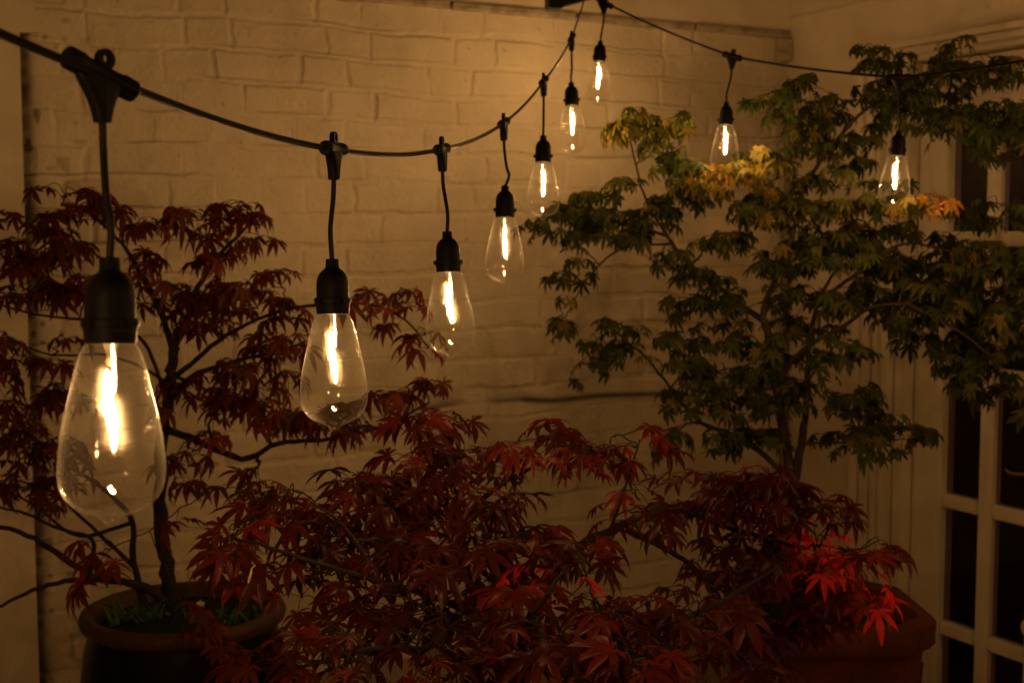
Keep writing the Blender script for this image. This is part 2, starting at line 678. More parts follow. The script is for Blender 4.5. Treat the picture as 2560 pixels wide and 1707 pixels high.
    mb.box(P0 + DB * uc - NB * 0.125 + Vector((0, 0, (zCop + .0) / 2)), DB, hu, NB, 0.105, (0, 0, 1), zCop / 2 - 0.003)
    n0 = len(V)
    V = np.concatenate([V, np.array(mb.v)])
    Q = np.concatenate([Q, np.array(mb.f) + n0])
    me = quad_mesh('brick_wall', V, Q)
    a = me.attributes.new('grime', 'FLOAT', 'POINT')
    a.data.foreach_set('value', np.concatenate([grime.reshape(-1), np.zeros(len(mb.v))]).astype(np.float32))
    me.materials.append(M['brick'])
    o = link('brick_wall', me)
    return tag(o, 'white painted brick wall with hand laid courses filling the back of the courtyard', 'wall')


def quad_mesh(name, V, Q):
    me = bpy.data.meshes.new(name)
    me.vertices.add(len(V))
    me.vertices.foreach_set('co', np.asarray(V, np.float32).reshape(-1))
    k = Q.shape[1]
    me.loops.add(len(Q) * k)
    me.loops.foreach_set('vertex_index', Q.reshape(-1).astype(np.int32))
    me.polygons.add(len(Q))
    me.polygons.foreach_set('loop_start', (np.arange(len(Q)) * k).astype(np.int32))
    me.update(calc_edges=True)
    me.polygons.foreach_set('use_smooth', np.ones(len(Q), bool))
    me.update()
    return me


brick = build_brick()
Z3 = Vector((0, 0, 1))

# coping along the top of the bricks: a weathered projecting course of long stones with a block at the corner
mb = MB()
rs = random.Random(5)
x = uL - 0.5
while x < UC - 0.012:
    ln = rs.uniform(.30, .46)
    e = min(x + ln, UC - 0.004)
    dz = rs.uniform(-.0012, .0012)
    pr = 0.016 + rs.uniform(-.002, .002)
    mb.box(P0 + DB * ((x + e) / 2) + NB * (pr / 2 - .012) + Z3 * (zCop + .0062 + dz), DB, (e - x) / 2 - .0015, NB, pr / 2 + .012, Z3, .0058)
    mb.box(P0 + DB * ((x + e) / 2) + NB * (pr / 2 - .008) + Z3 * (zCop + .0162 + dz), DB, (e - x) / 2 - .001, NB, pr / 2 + .013, Z3, .0038)
    x = e + .0005
mb.box(P0 + DB * (UC - .026) + NB * .012 + Z3 * (zCop - .036), DB, .023, NB, .016, Z3, .034)
cop = mb.build('wall_coping', M['coping'], brick, bevel=0.004)

# smooth rendered wall above
mb = MB()
zU0, zU1 = zCop + .0215, 3.4
mb.box(P0 + DB * 0.3 - NB * .041 + Z3 * ((zU0 + zU1) / 2), DB, 2.6, NB, .045, Z3, (zU1 - zU0) / 2)
up = mb.build('upper_wall', M['render'])
tag(up, 'smooth rendered wall rising above the stone coping, behind the black bracket', 'wall')

# plaster pier at the left end, its skim coat spreading raggedly over the bricks at the top
mb = MB()
pts = [(-10, 1600), (72, 1560), (84, 900), (72, 600), (57, 300), (57, 78), (101, 76), (92, 62), (80, 42), (76, 22), (70, -20), (60, -120), (-10, -120)]
out = []
for x_, y_ in pts:
    u_, z_ = on_back(x_, y_)
    out.append((u_, z_))
uu_ = [min(a, uL - 0.45) if b_ < 0 else a for a, b_ in zip([o[0] for o in out], [p[0] for p in pts])]
out = [(a, o[1]) for a, o in zip(uu_, out)]
out[1] = (uL + 0.004, 0.02)
out[0] = (uL - 0.45, 0.02)
out[2] = (uL, out[2][1])
out[3] = (uL, out[3][1])
out[4] = (uL, out[4][1])
out[5] = (uL, out[5][1])
out[6] = (out[6][0], out[5][1] + .004)
front = [P0 + DB * a + NB * .021 + Z3 * b_ for a, b_ in out]
backp = [P0 + DB * a - NB * .012 + Z3 * b_ for a, b_ in out]
n = len(front)
mb.add(front + backp, [tuple(range(n)), tuple(range(2 * n - 1, n - 1, -1))] + [(i, (i + 1) % n, n + (i + 1) % n, n + i) for i in range(n)])
pier = mb.build('plaster_pier', M['render'], sharp=30)
tag(pier, 'smooth plastered pier at the left end of the brick wall with a ragged top corner', 'pier')

# slim dark upright in the corner
_, zp1 = on_back(1795, 208)
mb = MB()
pp = P0 + DB * (UC - .016) + NB * .03
mb.tube([pp + Z3 * .05, pp + Z3 * .6, pp + Z3 * 1.2, pp + Z3 * (zp1 - .02)], .0095, 14)
for zz in (.8, 1.45, zp1 - .05):
    mb.lathe([(.0095, -.008), (.0125, -.007), (.0125, .007), (.0095, .008)], 14, Matrix.Translation(pp + Z3 * zz))
strip = mb.build('strip', M['grime'])
tag(strip, 'slim dark strip running down the corner beside the end of the brick wall', 'strip')

# ------------------------------------------------------------------ house wall with the glazed door
tA, _ = on_right(2137 / K, 1280 / K)
tB, _ = on_right(2267 / K, 1280 / K)
tG0, _ = on_right(2334 / K, 1450 / K)
tG1, _ = on_right(2424 / K, 1450 / K)
tG2, _ = on_right(2457 / K, 1450 / K)
tG3, _ = on_right(2553 / K, 1450 / K)
_, zHead = on_right(2440 / K, 270 / K)
zb = [on_right(2385 / K, y_ / K)[1] for y_ in (597, 931, 1262, 1588)]
_, zTopR = on_right(1969 / K, 47 / K)
_, zArchTop = on_right(2400 / K, 84 / K)
_, zArchBot = on_right(2400 / K, 140 / K)
tS = tG3 + 0.095                      # outer edge of the door leaf
tE = tS + 0.22


def RP(t, z, n=0.0):
    return CORN + DR * t + NR * n + Z3 * z


def rbox(mb, t0, t1, z0, z1, n0, n1):
    mb.box(RP((t0 + t1) / 2, (z0 + z1) / 2, (n0 + n1) / 2), DR, (t1 - t0) / 2, Z3, (z1 - z0) / 2, NR, (n1 - n0) / 2)


mb = MB()
rbox(mb, -.3, 4.2, zTopR + .0005, 3.4, -.2, -.012)
rbox(mb, -.3, tA + .06, 0, zTopR, -.22, 0)
rbox(mb, tA + .06, tE - .02, zArchBot + .03, zTopR, -.22, 0)
rbox(mb, tE - .02, 4.2, 0, zTopR, -.22, 0)
house = mb.build('house_wall', M['render'])
tag(house, 'smooth cream rendered wall to the right of the brick wall, around the glazed door', 'wall')
mb = MB()
rbox(mb, -.4, 4.2, -.02, zTopR + .02, -2.5, -2.45)
rbox(mb, -.4, -.35, -.02, zTopR, -2.45, -.22)
rbox(mb, 4.2, 4.25, -.02, zTopR, -2.45, -.22)
rbox(mb, -.35, 4.2, -.03, .01, -2.45, -.22)
rbox(mb, -.35, 4.2, zTopR - .05, zTopR - .01, -2.45, -.22)
mb.build('dark_room', M['dark_room'], house)

door = empty('glazed_door', RP((tB + tS) / 2, 0, 0))
tag(door, 'cream painted glazed door with a grid of dark panes at the right edge', 'door')
# casing: fluted architrave up the left side, returned over the head, and beyond the far stile
mb = MB()


def flutes(t0, t1):
    wd = t1 - t0
    prof = [(0, .14, .026), (.14, .19, .020), (.19, .36, .024), (.36, .41, .019), (.41, .50, .025), (.50, .55, .020), (.55, .80, .022), (.80, .85, .018), (.85, 1.0, .025)]
    return [(t0 + a * wd, t0 + b * wd, p) for a, b, p in prof]


for a, b, p in flutes(tA, tB):
    rbox(mb, a + .0003, b - .0003, .02, zArchBot - .001, -.15, p)
for a, b, p in flutes(tS + .004, tS + .004 + (tB - tA)):
    rbox(mb, a + .0003, b - .0003, .02, zArchBot - .001, -.15, p)
hz = zArchTop - zArchBot
for a, b, p in [(0, .22, .030), (.22, .34, .018), (.34, .62, .024), (.62, .72, .016), (.72, 1.0, .034)]:
    rbox(mb, tA - .01, tS + .21, zArchBot + a * hz + .0003, zArchBot + b * hz - .0003, -.15, p)
mb.build('architrave', M['joinery'], door, bevel=.003)
# leaf: stiles, rails and glazing bars
mb = MB()
dn0, dn1 = -.065, -.012
rbox(mb, tB + .001, tG0, .02, zArchBot - .004, dn0, dn1)
rbox(mb, tG3, tS, .02, zArchBot - .004, dn0, dn1)
rbox(mb, tG0 + .0005, tG3 - .0005, zHead, zArchBot - .004, dn0, dn1 - .001)
bh = 0.0185
pitch = (zb[0] - zb[3]) / 3
zbars = zb + [zb[3] - pitch]
zbot = zbars[-1] - bh
rbox(mb, tG0 + .0005, tG3 - .0005, .02, zbot, dn0, dn1 - .001)
leaf = mb.build('door_frame', M['joinery'], door, bevel=.004)
mb = MB()
rbox(mb, tG1, tG2, zbot + .0005, zHead - .0005, dn0 + .006, dn1 - .006)
for z_ in zbars[:-1]:
    rbox(mb, tG0 + .0005, tG1 - .0005, z_ - bh, z_ + bh, dn0 + .007, dn1 - .0075)
    rbox(mb, tG2 + .0005, tG3 - .0005, z_ - bh, z_ + bh, dn0 + .007, dn1 - .0075)
mb.build('glazing_bars', M['joinery'], door, bevel=.0055)
# panes
zr = [zHead] + [z_ for z_ in zbars]
for i in range(len(zr) - 1):
    z1 = zr[i] - (bh if i else 0)
    z0 = zr[i + 1] + bh
    for a, b in ((tG0, tG1), (tG2, tG3)):
        mb = MB()
        rbox(mb, a + .001, b - .001, z0 + .001, z1 - .001, -.041, -.037)
        mb.build('pane', M['pane'], door)
# knob on the far stile and a curved brass lever showing behind the upper right pane
tk, zk = on_right(2602 / K, 1565 / K)
mb = MB()
fr = Matrix.Translation(RP(tk, zk, dn1)) @ Vector((0, 0, 1)).rotation_difference(NR).to_matrix().to_4x4()
mb.lathe([(.021, 0), (.022, .003), (.010, .006), (.008, .02), (.014, .028), (.0235, .036), (.026, .046), (.022, .056), (.012, .062), (0, .063)], 28, fr)
mb.build('door_knob', M['knob'], door)
mb = MB()
hp = []
for x_, y_ in ((2287, 1079), (2296, 1087), (2312, 1091), (2332, 1092), (2346, 1096), (2356, 1108), (2362, 1125)):
    t_, z_ = on_right(x_, y_)
    hp.append(RP(t_, z_, -.034))
hp = smooth_path(hp, 4)
mb.tube(hp, [.0042 * (1 - .45 * abs(2 * i / (len(hp) - 1) - .9)) for i in range(len(hp))], 10)
mb.build('lever', M['brass'], door)

# ------------------------------------------------------------------ ground
mb = MB()
mb.add([(-30, -30, 0), (30, -30, 0), (30, 30, 0), (-30, 30, 0)], [(0, 1, 2, 3)])
gr = mb.build('paving', M['paving'])
tag(gr, 'stone paving of the courtyard floor', None, kind='structure')

# the other two sides of the small courtyard, behind and to the left of the viewer
mb = MB()
lft = P0 + DB * (uL - .9)
mb.box(lft + NB * 2.6 - DB * .1 + Z3 * 1.6, DB, .1, NB, 2.75, Z3, 1.6)
o = mb.build('side_wall', M['render'])
tag(o, 'painted wall closing the courtyard on the left, out of the picture', 'wall')
mb = MB()
mb.box(P0 + DB * .2 + NB * 5.6 + Z3 * 1.5, DB, 3.4, NB, .1, Z3, 1.5)
o = mb.build('rear_wall', M['render'])
tag(o, 'painted wall closing the courtyard behind the viewer, out of the picture', 'wall')

# ------------------------------------------------------------------ black bracket that carries the string
mb = MB()
dK = 3.3
q = [at(1255, -40, dK + .02), at(1256, 18, dK), at(1262, 22, dK), at(1288, 22, dK), at(1292, 17, dK), at(1350, 1, dK + .02), at(1420, -22, dK + .05), at(1420, -40, dK + .05)]
nn_ = Vector((.25, -.97, 0)).normalized()
a_ = [p + nn_ * .02 for p in q]
b_ = [p - nn_ * .02 for p in q]
n = len(q)
mb.add(a_ + b_, [tuple(range(n)), tuple(range(2 * n - 1, n - 1, -1))] + [(i, (i + 1) % n, n + (i + 1) % n, n + i) for i in range(n)])
w0 = at(1340, -30, dK + .04)
uu, zz = (w0 - P0).dot(DB), w0.z
w1 = P0 + DB * (uu + .04) + Z3 * (zz + .04) - NB * .014
mb.tube([w0, w0 + (w1 - w0) * .5 + Z3 * .01, w1], .014, 12)
mb.lathe([(.045, 0), (.045, .006), (.03, .009)], 20, Matrix.Translation(w1) @ Vector((0, 0, 1)).rotation_difference(NB).to_matrix().to_4x4())
brk = mb.build('bracket', M['steel'], bevel=.0015)
tag(brk, 'black metal bracket end above the coping, holding up the light string', 'bracket')

# ------------------------------------------------------------------ string of filament bulbs
# photo notes: connector, socket top, bulb tip, depth
BULBS = [
    ((232, 172), (252, 592), (258, 1175), .792, 'largest hanging filament bulb, nearest the camera beside the left red maple'),
    ((767, 343), (763, 595), (768, 985), 1.237, 'second largest filament bulb, hanging above the red leaves right of the nearest bulb'),
    ((1015, 343), (1027, 532), (1037, 817), 1.676, 'third filament bulb along the string, its cord leaning slightly, before the white bricks'),
    ((1157, 283), (1160, 427), (1159, 655), 2.135, 'filament bulb on a bent wavy cord, fourth along the string'),
    ((1249, 187), (1248, 312), (1247, 500), 2.535, 'filament bulb whose tip touches the left tip of the green maple'),
    ((1313, 88), (1312, 190), (1316, 355), 2.93, 'filament bulb just left of and below the bulb under the black bracket'),
    ((1388, 6), (1379, 95), (1371, 245), 3.27, 'smallest and highest filament bulb, just right of the black bracket'),
    ((1682, 130), (1668, 235), (1664, 400), 2.94, 'filament bulb touching orange lit leaves in the middle of the green maple'),
    ((2065, 178), (2065, 300), (2050, 480), 2.63, 'rightmost filament bulb, beside a yellow leaf spray left of the door'),
]
# the string goes on past both edges of the picture
OUT = [(Vector((-.34, .37, H + .155)), 'filament bulb behind the nearest bulb, outside the left edge'),
       (Vector((-.47, -.05, H + .30)), 'filament bulb further back on the string above the viewer'),
       (Vector((1.05, 2.33, H + .335)), 'filament bulb past the right edge, next after the rightmost bulb'),
       (Vector((1.33, 2.02, H + .345)), 'filament bulb past the right edge, second after the rightmost bulb'),
       (Vector((1.61, 1.72, H + .38)), 'filament bulb past the right edge, third after the rightmost bulb'),
       (Vector((1.80, 1.34, H + .44)), 'filament bulb past the right edge, fourth after the rightmost bulb'),
       (Vector((1.86, .92, H + .47)), 'unseen filament bulb added as fill past the right edge, fifth after the rightmost bulb'),  # this and the next five are unseen bulbs added as fill light
       (Vector((1.74, .50, H + .50)), 'unseen filament bulb added as fill past the right edge, sixth after the rightmost bulb'),
       (Vector((1.46, .17, H + .50)), 'unseen filament bulb added as fill where the string turns back behind the viewer on the right'),
       (Vector((1.10, -.10, H + .48)), 'unseen filament bulb added as fill behind the viewer, right of the middle'),
       (Vector((.70, -.32, H + .46)), 'unseen filament bulb added as fill behind the viewer, near the middle'),
       (Vector((.28, -.50, H + .47)), 'unseen filament bulb added as fill behind the viewer, left of the middle')]
GROUP = 'filament bulbs hanging on the light string'

conn = [at(*b[0], b[3]) for b in BULBS]
apex = at(1352, -34, 3.26)
order = [OUT[1][0], OUT[0][0]] + conn + [o_[0] for o_ in OUT[2:]]


def cable_span(a, b, sag):
    n = 14
    return [a.lerp(b, i / n) - Z3 * (sag * 4 * (i / n) * (1 - i / n)) for i in range(n + 1)]


spans = []
for i in range(len(order) - 1):
    a, b = order[i], order[i + 1]
    if i == 7:                                         # sixth to seventh bulb over the bracket hook
        spans.append((cable_span(a, apex, .004), a, apex))
        spans.append((cable_span(apex, b, .002), apex, b))
    else:
        spans.append((cable_span(a, b, .006), a, b))
mb = MB()
for pts, a, b in spans:
    for s in (-1, 1):
        mb.tube([p + Z3 * (.00125 * s) for p in pts], .00155, 8)
end = OUT[1][0]
far = Vector((-.95, -.55, H + .75))
mb.tube(cable_span(end, far, .005), .0026, 8)
far2 = Vector((-.3, -.9, H + .75))
mb.tube(cable_span(OUT[-1][0], far2, .005), .0026, 8)
cab = mb.build('string_cable', M['cable'])
tag(cab, 'black twin core cable swagged across the courtyard with bulbs hanging from it', 'cable')

GLASS = [(.0128, .004), (.0140, 0), (.0163, -.0028), (.0180, -.0065), (.0200, -.0125), (.0216, -.0185), (.0236, -.0275), (.0258, -.037), (.0279, -.0465), (.0296, -.056), (.0308, -.065),
         (.0314, -.073), (.0314, -.0785), (.0308, -.084), (.0294, -.0885), (.0268, -.0930), (.0228, -.0970), (.0180, -.1002), (.0130, -.1022), (.0094, -.1036), (.0069, -.1052),
         (.0054, -.1068), (.0040, -.1082), (.0024, -.1091), (.0008, -.1094)]
SOCK = [(.0026, 0), (.0056, 0), (.0061, -.0006), (.0063, -.0074), (.0072, -.0090), (.0095, -.0106), (.0118, -.0132), (.0136, -.0165), (.0147, -.0200), (.0151, -.0245),
        (.0152, -.0362), (.0157, -.0364), (.0158, -.0400), (.0161, -.0402), (.0162, -.0436), (.0156, -.0440), (.0157, -.0462), (.0150, -.0515), (.0140, -.0516)]


def pendant(c, s, t, fwd_h, slope_in, slope_out, label, bend, spin):
    root = empty('pendant_bulb', c)
    tag(root, label, 'light bulb', GROUP)
    # connector: cable barrel, web flowing into the drop sleeve, hanging eye
    xh = Vector((fwd_h.x, fwd_h.y, 0)).normalized()
    yh = Z3.cross(xh)
    sl = (slope_in + slope_out) / 2
    xs = (xh + Z3 * sl).normalized()
    zs = xs.cross(yh)
    if zs.z < 0:
        zs = -zs
    mb = MB()
    fr = Matrix((xs, yh, zs)).transposed().to_4x4()          # x along the cable
    fr = Matrix.Translation(c) @ fr
    rot = Matrix.Rotation(R(90), 4, 'Y')
    mb.lathe([(.0035, -.0262), (.0058, -.0260), (.0069, -.0248), (.0071, -.0160), (.0062, -.0140), (.0060, 0), (.0062, .0140), (.0071, .0160), (.0069, .0248), (.0058, .0260), (.0035, .0262)],
             20, fr @ rot)
    dn = (s - c).normalized()
    dn = (dn + Vector((0, 0, -1)) * 1.5).normalized()
    rings = []
    for zz, a, b in [(.0030, .0205, .0045), (-.0030, .0195, .0056), (-.0065, .0158, .0060), (-.0100, .0126, .0060), (-.0145, .0098, .0058), (-.0195, .0076, .0054), (-.0240, .0061, .0051), (-.0285, .0050, .0048), (-.0288, .0030, .0030)]:
        k = min(1, max(0, -zz / .012))
        base = c + (zs * zz) * (1 - k) + (dn * -zz) * k
        xx = (xs * (1 - k) + xh * k).normalized()
        rings.append([base + xx * (a * math.copysign(abs(math.cos(q_)) ** .75, math.cos(q_))) + yh * (b * math.copysign(abs(math.sin(q_)) ** .75, math.sin(q_))) for q_ in [2 * math.pi * j / 20 for j in range(20)]])
    mb.loft(rings)
    # raised seam down the front of the web
    for sd in (-1, 1):
        mb.tube([c + yh * (.0056 * sd) - Z3 * .003, c + yh * (.0058 * sd) + dn * .012, c + yh * (.0049 * sd) + dn * .027], .0009, 6)
    n = 22
    outer, inner = [], []
    for j in range(n):
        q_ = 2 * math.pi * j / n
        outer.append((.0062 * math.cos(q_), .0098 + .0064 * math.sin(q_)))
        inner.append((.0027 * math.cos(q_), .0104 + .0031 * math.sin(q_)))
    vs = []
    for sd in (-.0023, .0023):
        for pl in (outer, inner):
            vs += [fr @ Vector((a, sd, b)) for a, b in pl]
    fs = []
    for j in range(n):
        k = (j + 1) % n
        fs += [(j, k, n + k, n + j), (2 * n + k, 2 * n + j, 3 * n + j, 3 * n + k), (k, j, 2 * n + j, 2 * n + k), (n + j, n + k, 3 * n + k, 3 * n + j)]
    mb.add(vs, fs)
    mb.build('connector', M['plastic'], root)
    # drop cord
    p0 = c + dn * .0275
    ax = (t - s).normalized()
    L_ = (s - p0).length
    side = Vector((1, 0, 0))
    pts = smooth_path([p0, p0 + dn * (L_ * .25) + side * bend[0] * .3, p0.lerp(s, .6) + side * bend[0], s - ax * (L_ * .22) + side * bend[1], s + ax * .002], 5)
    mb = MB()
    mb.tube(pts, .0024, 12)
    mb.build('cord', M['cable'], root)
    # socket and glass on the bulb's own axis
    fr = Matrix.Translation(s) @ Vector((0, 0, -1)).rotation_difference(ax).to_matrix().to_4x4() @ Matrix.Rotation(spin, 4, 'Z')
    mb = MB()
    mb.lathe(SOCK, 40, fr)
    sock = mb.build('socket', M['plastic'], root, sharp=28)
    mb = MB()
    mb.lathe([(.0160, -.0366), (.0171, -.0367), (.0173, -.0374), (.0173, -.0410), (.0171, -.0416), (.0160, -.0417)], 40, fr)
    for q_ in range(4):
        g = fr @ Matrix.Rotation(q_ * R(90) + .5, 4, 'Z')
        mb.box(g @ Vector((.0174, 0, -.0391)), (g.to_3x3() @ Vector((1, 0, 0))), .0012, (g.to_3x3() @ Vector((0, 1, 0))), .0035, (g.to_3x3() @ Vector((0, 0, 1))), .0026)
    mb.build('collar', M['plastic'], sock, sharp=28)
    gf = fr @ Matrix.Translation((0, 0, -.0512))
    mb = MB()
    mb.lathe(GLASS, 64, gf, cap=False)
    glass = mb.build('glass_bulb', M['bulb'], root, sharp=80)
    # stem with lead wires and the two glowing sticks
    mb = MB()
    mb.lathe([(.0060, .002), (.0042, -.002), (.0028, -.0055), (.0024, -.0090), (.0032, -.0105), (.0030, -.0125), (.0010, -.0135)], 18, gf)
    mb.build('stem', M['stemglass'], glass)
    a0, a1 = Vector((.0024, .0006, -.0165)), Vector((.0031, .0012, -.0440))
    b0, b1 = Vector((-.0008, -.0014, -.0345)), Vector((-.0020, -.0018, -.0645))
    mb = MB()
    for pth in ([(.0012, 0, -.012), (.0020, .0004, -.0152), a0], [(-.0012, 0, -.012), (-.0008, -.0008, -.02), b0],
                [a1, (.0028, 0, -.0490), (-.0010, -.001, -.0665), b1], [b1, (-.0022, -.0012, -.0680)]):
        mb.tube([gf @ Vector(p) for p in pth], .00032, 6)
    mb.build('lead_wire', M['wire'], glass)
    for p, q_ in ((a0, a1), (b0, b1)):
        mb = MB()
        n_ = 9
        mb.tube([gf @ p.lerp(q_, i / n_) for i in range(n_ + 1)], [.0014 * (1 - .7 * abs(2 * i / n_ - 1) ** 7) for i in range(n_ + 1)], 10)
        mb.build('filament', M['filament'], glass)
    return root


BEND = [(.000, .001), (-.0022, -.001), (.002, .0015), (.0035, .0065), (.000, .000), (.001, .000), (.001, .001), (-.001, .0), (.001, .001)]


def slope(a, b):
    d = b - a
    return d.z / max(.05, math.hypot(d.x, d.y))


for i, (b, c) in enumerate(zip(BULBS, conn)):
    s = at(*b[1], b[3])
    t = at(*b[2], b[3])
    pr = order[i + 1]
    nx = order[i + 3]
    if i == 5:
        nx = apex
    if i == 6:
        pr = apex
    hd = (nx - c).normalized() + (c - pr).normalized()
    if i == 0:
        hd = Vector((.56, .83, 0))          # this clip is turned and tipped on the cable
    tip_ = -.25 if i == 0 else 0
    pendant(c, s, t, hd, slope(pr, c) + tip_, slope(c, nx) + tip_, b[4], BEND[i], [0.55 + 3.14, 0.35 + 3.14, 2.6, 1.2, .9, .7, .5, .8, 3.3][i])
for k, (c, lab) in enumerate(OUT):
    s = c - Z3 * .100
    hd = Vector((-.17, .95, 0)) if k < 2 else (Vector((.65, -.75, 0)) if k < 6 else Vector((-.75, -.5, 0)))
    pendant(c, s, s - Z3 * .161, hd, .1, .1, lab, (0, 0), k)


# ------------------------------------------------------------------ maples
def leaf_template(lobes, sinus, hw, seed, droop, fold, curl):
    """palmate leaf; lobes = [(angle, length)] from left to right; returns verts, tris"""
    rs = random.Random(seed)
    V = [(0, 0, 0)]
    T = []
    nl = len(lobes)
    sin_i = []
    for i in range(nl + 1):
        if i == 0:
            a, r = lobes[0][0] + 22, sinus * .55 * lobes[0][1] + .03
        elif i == nl:
            a, r = lobes[-1][0] - 22, sinus * .55 * lobes[-1][1] + .03
        else:
            a = (lobes[i - 1][0] + lobes[i][0]) / 2
            r = sinus * min(lobes[i - 1][1], lobes[i][1]) * rs.uniform(.9, 1.1)
        q_ = R(90 + a)
        V.append((r * math.cos(q_), r * math.sin(q_), -droop * r * r * .6 + fold * .06))
        sin_i.append(len(V) - 1)
    for i, (a, ln) in enumerate(lobes):
        a += rs.uniform(-5, 5)
        ln *= rs.uniform(.9, 1.08)
        q_ = R(90 + a)
        dx, dy = math.cos(q_), math.sin(q_)
        nx, ny = -dy, dx
        cl = curl * rs.uniform(.3, 1.5)
        tw = rs.uniform(-.35, .35)
        bend = rs.uniform(-.10, .10)

        def sp(t):
            r = t * ln
            off = bend * t * t * ln
            return (dx * r + nx * off, dy * r + ny * off, -droop * r * r - cl * max(0, t - .45) ** 2 * ln)
        base = len(V)
        ts = (sinus * .95, sinus + (1 - sinus) * .36, sinus + (1 - sinus) * .70, 1.0)
        for t in ts:
            V.append(sp(t))
        s1, s2, s3, tip = base, base + 1, base + 2, base + 3
        wds = (hw * ln, hw * ln * .70)
        sides = []
        for sd in (1, -1):
            ids = []
            for t, wd in zip(ts[1:3], wds):
                p = sp(t)
                wd *= rs.uniform(.88, 1.12)
                V.append((p[0] + nx * wd * sd, p[1] + ny * wd * sd, p[2] + fold * wd + tw * wd * sd))
                ids.append(len(V) - 1)
            sides.append(ids)
        # left side uses sinus i, right side uses sinus i+1
        for sd, ids, sn in ((1, sides[0], sin_i[i]), (-1, sides[1], sin_i[i + 1])):
            tri = [(0, sn, s1), (s1, sn, ids[0]), (s1, ids[0], s2), (s2, ids[0], ids[1]), (s2, ids[1], s3), (s3, ids[1], tip)]
            if sd > 0:
                tri = [(a_, c_, b_) for a_, b_, c_ in tri]
            T += tri
    return np.array(V, np.float32), np.array(T, np.int32)


RED7 = [(118, .40), (76, .74), (37, .95), (0, 1.0), (-37, .95), (-76, .74), (-118, .40)]
RED5 = [(92, .52), (44, .88), (0, 1.0), (-44, .88), (-92, .52)]
GRN7 = [(112, .42), (70, .74), (34, .94), (0, 1.0), (-34, .94), (-70, .74), (-112, .42)]
GRN5 = [(86, .56), (41, .88), (0, 1.0), (-41, .88), (-86, .56)]


def templates(kinds, sinus, hw, seed, droops, curl):
    out = []
    for i in range(10):
        out.append(leaf_template(kinds[i % len(kinds)], sinus, hw * (1 + .12 * math.sin(i * 2.1)), seed + i, droops[0] + (droops[1] - droops[0]) * (i % 5) / 4, .35 + .1 * (i % 3), curl))
    return out


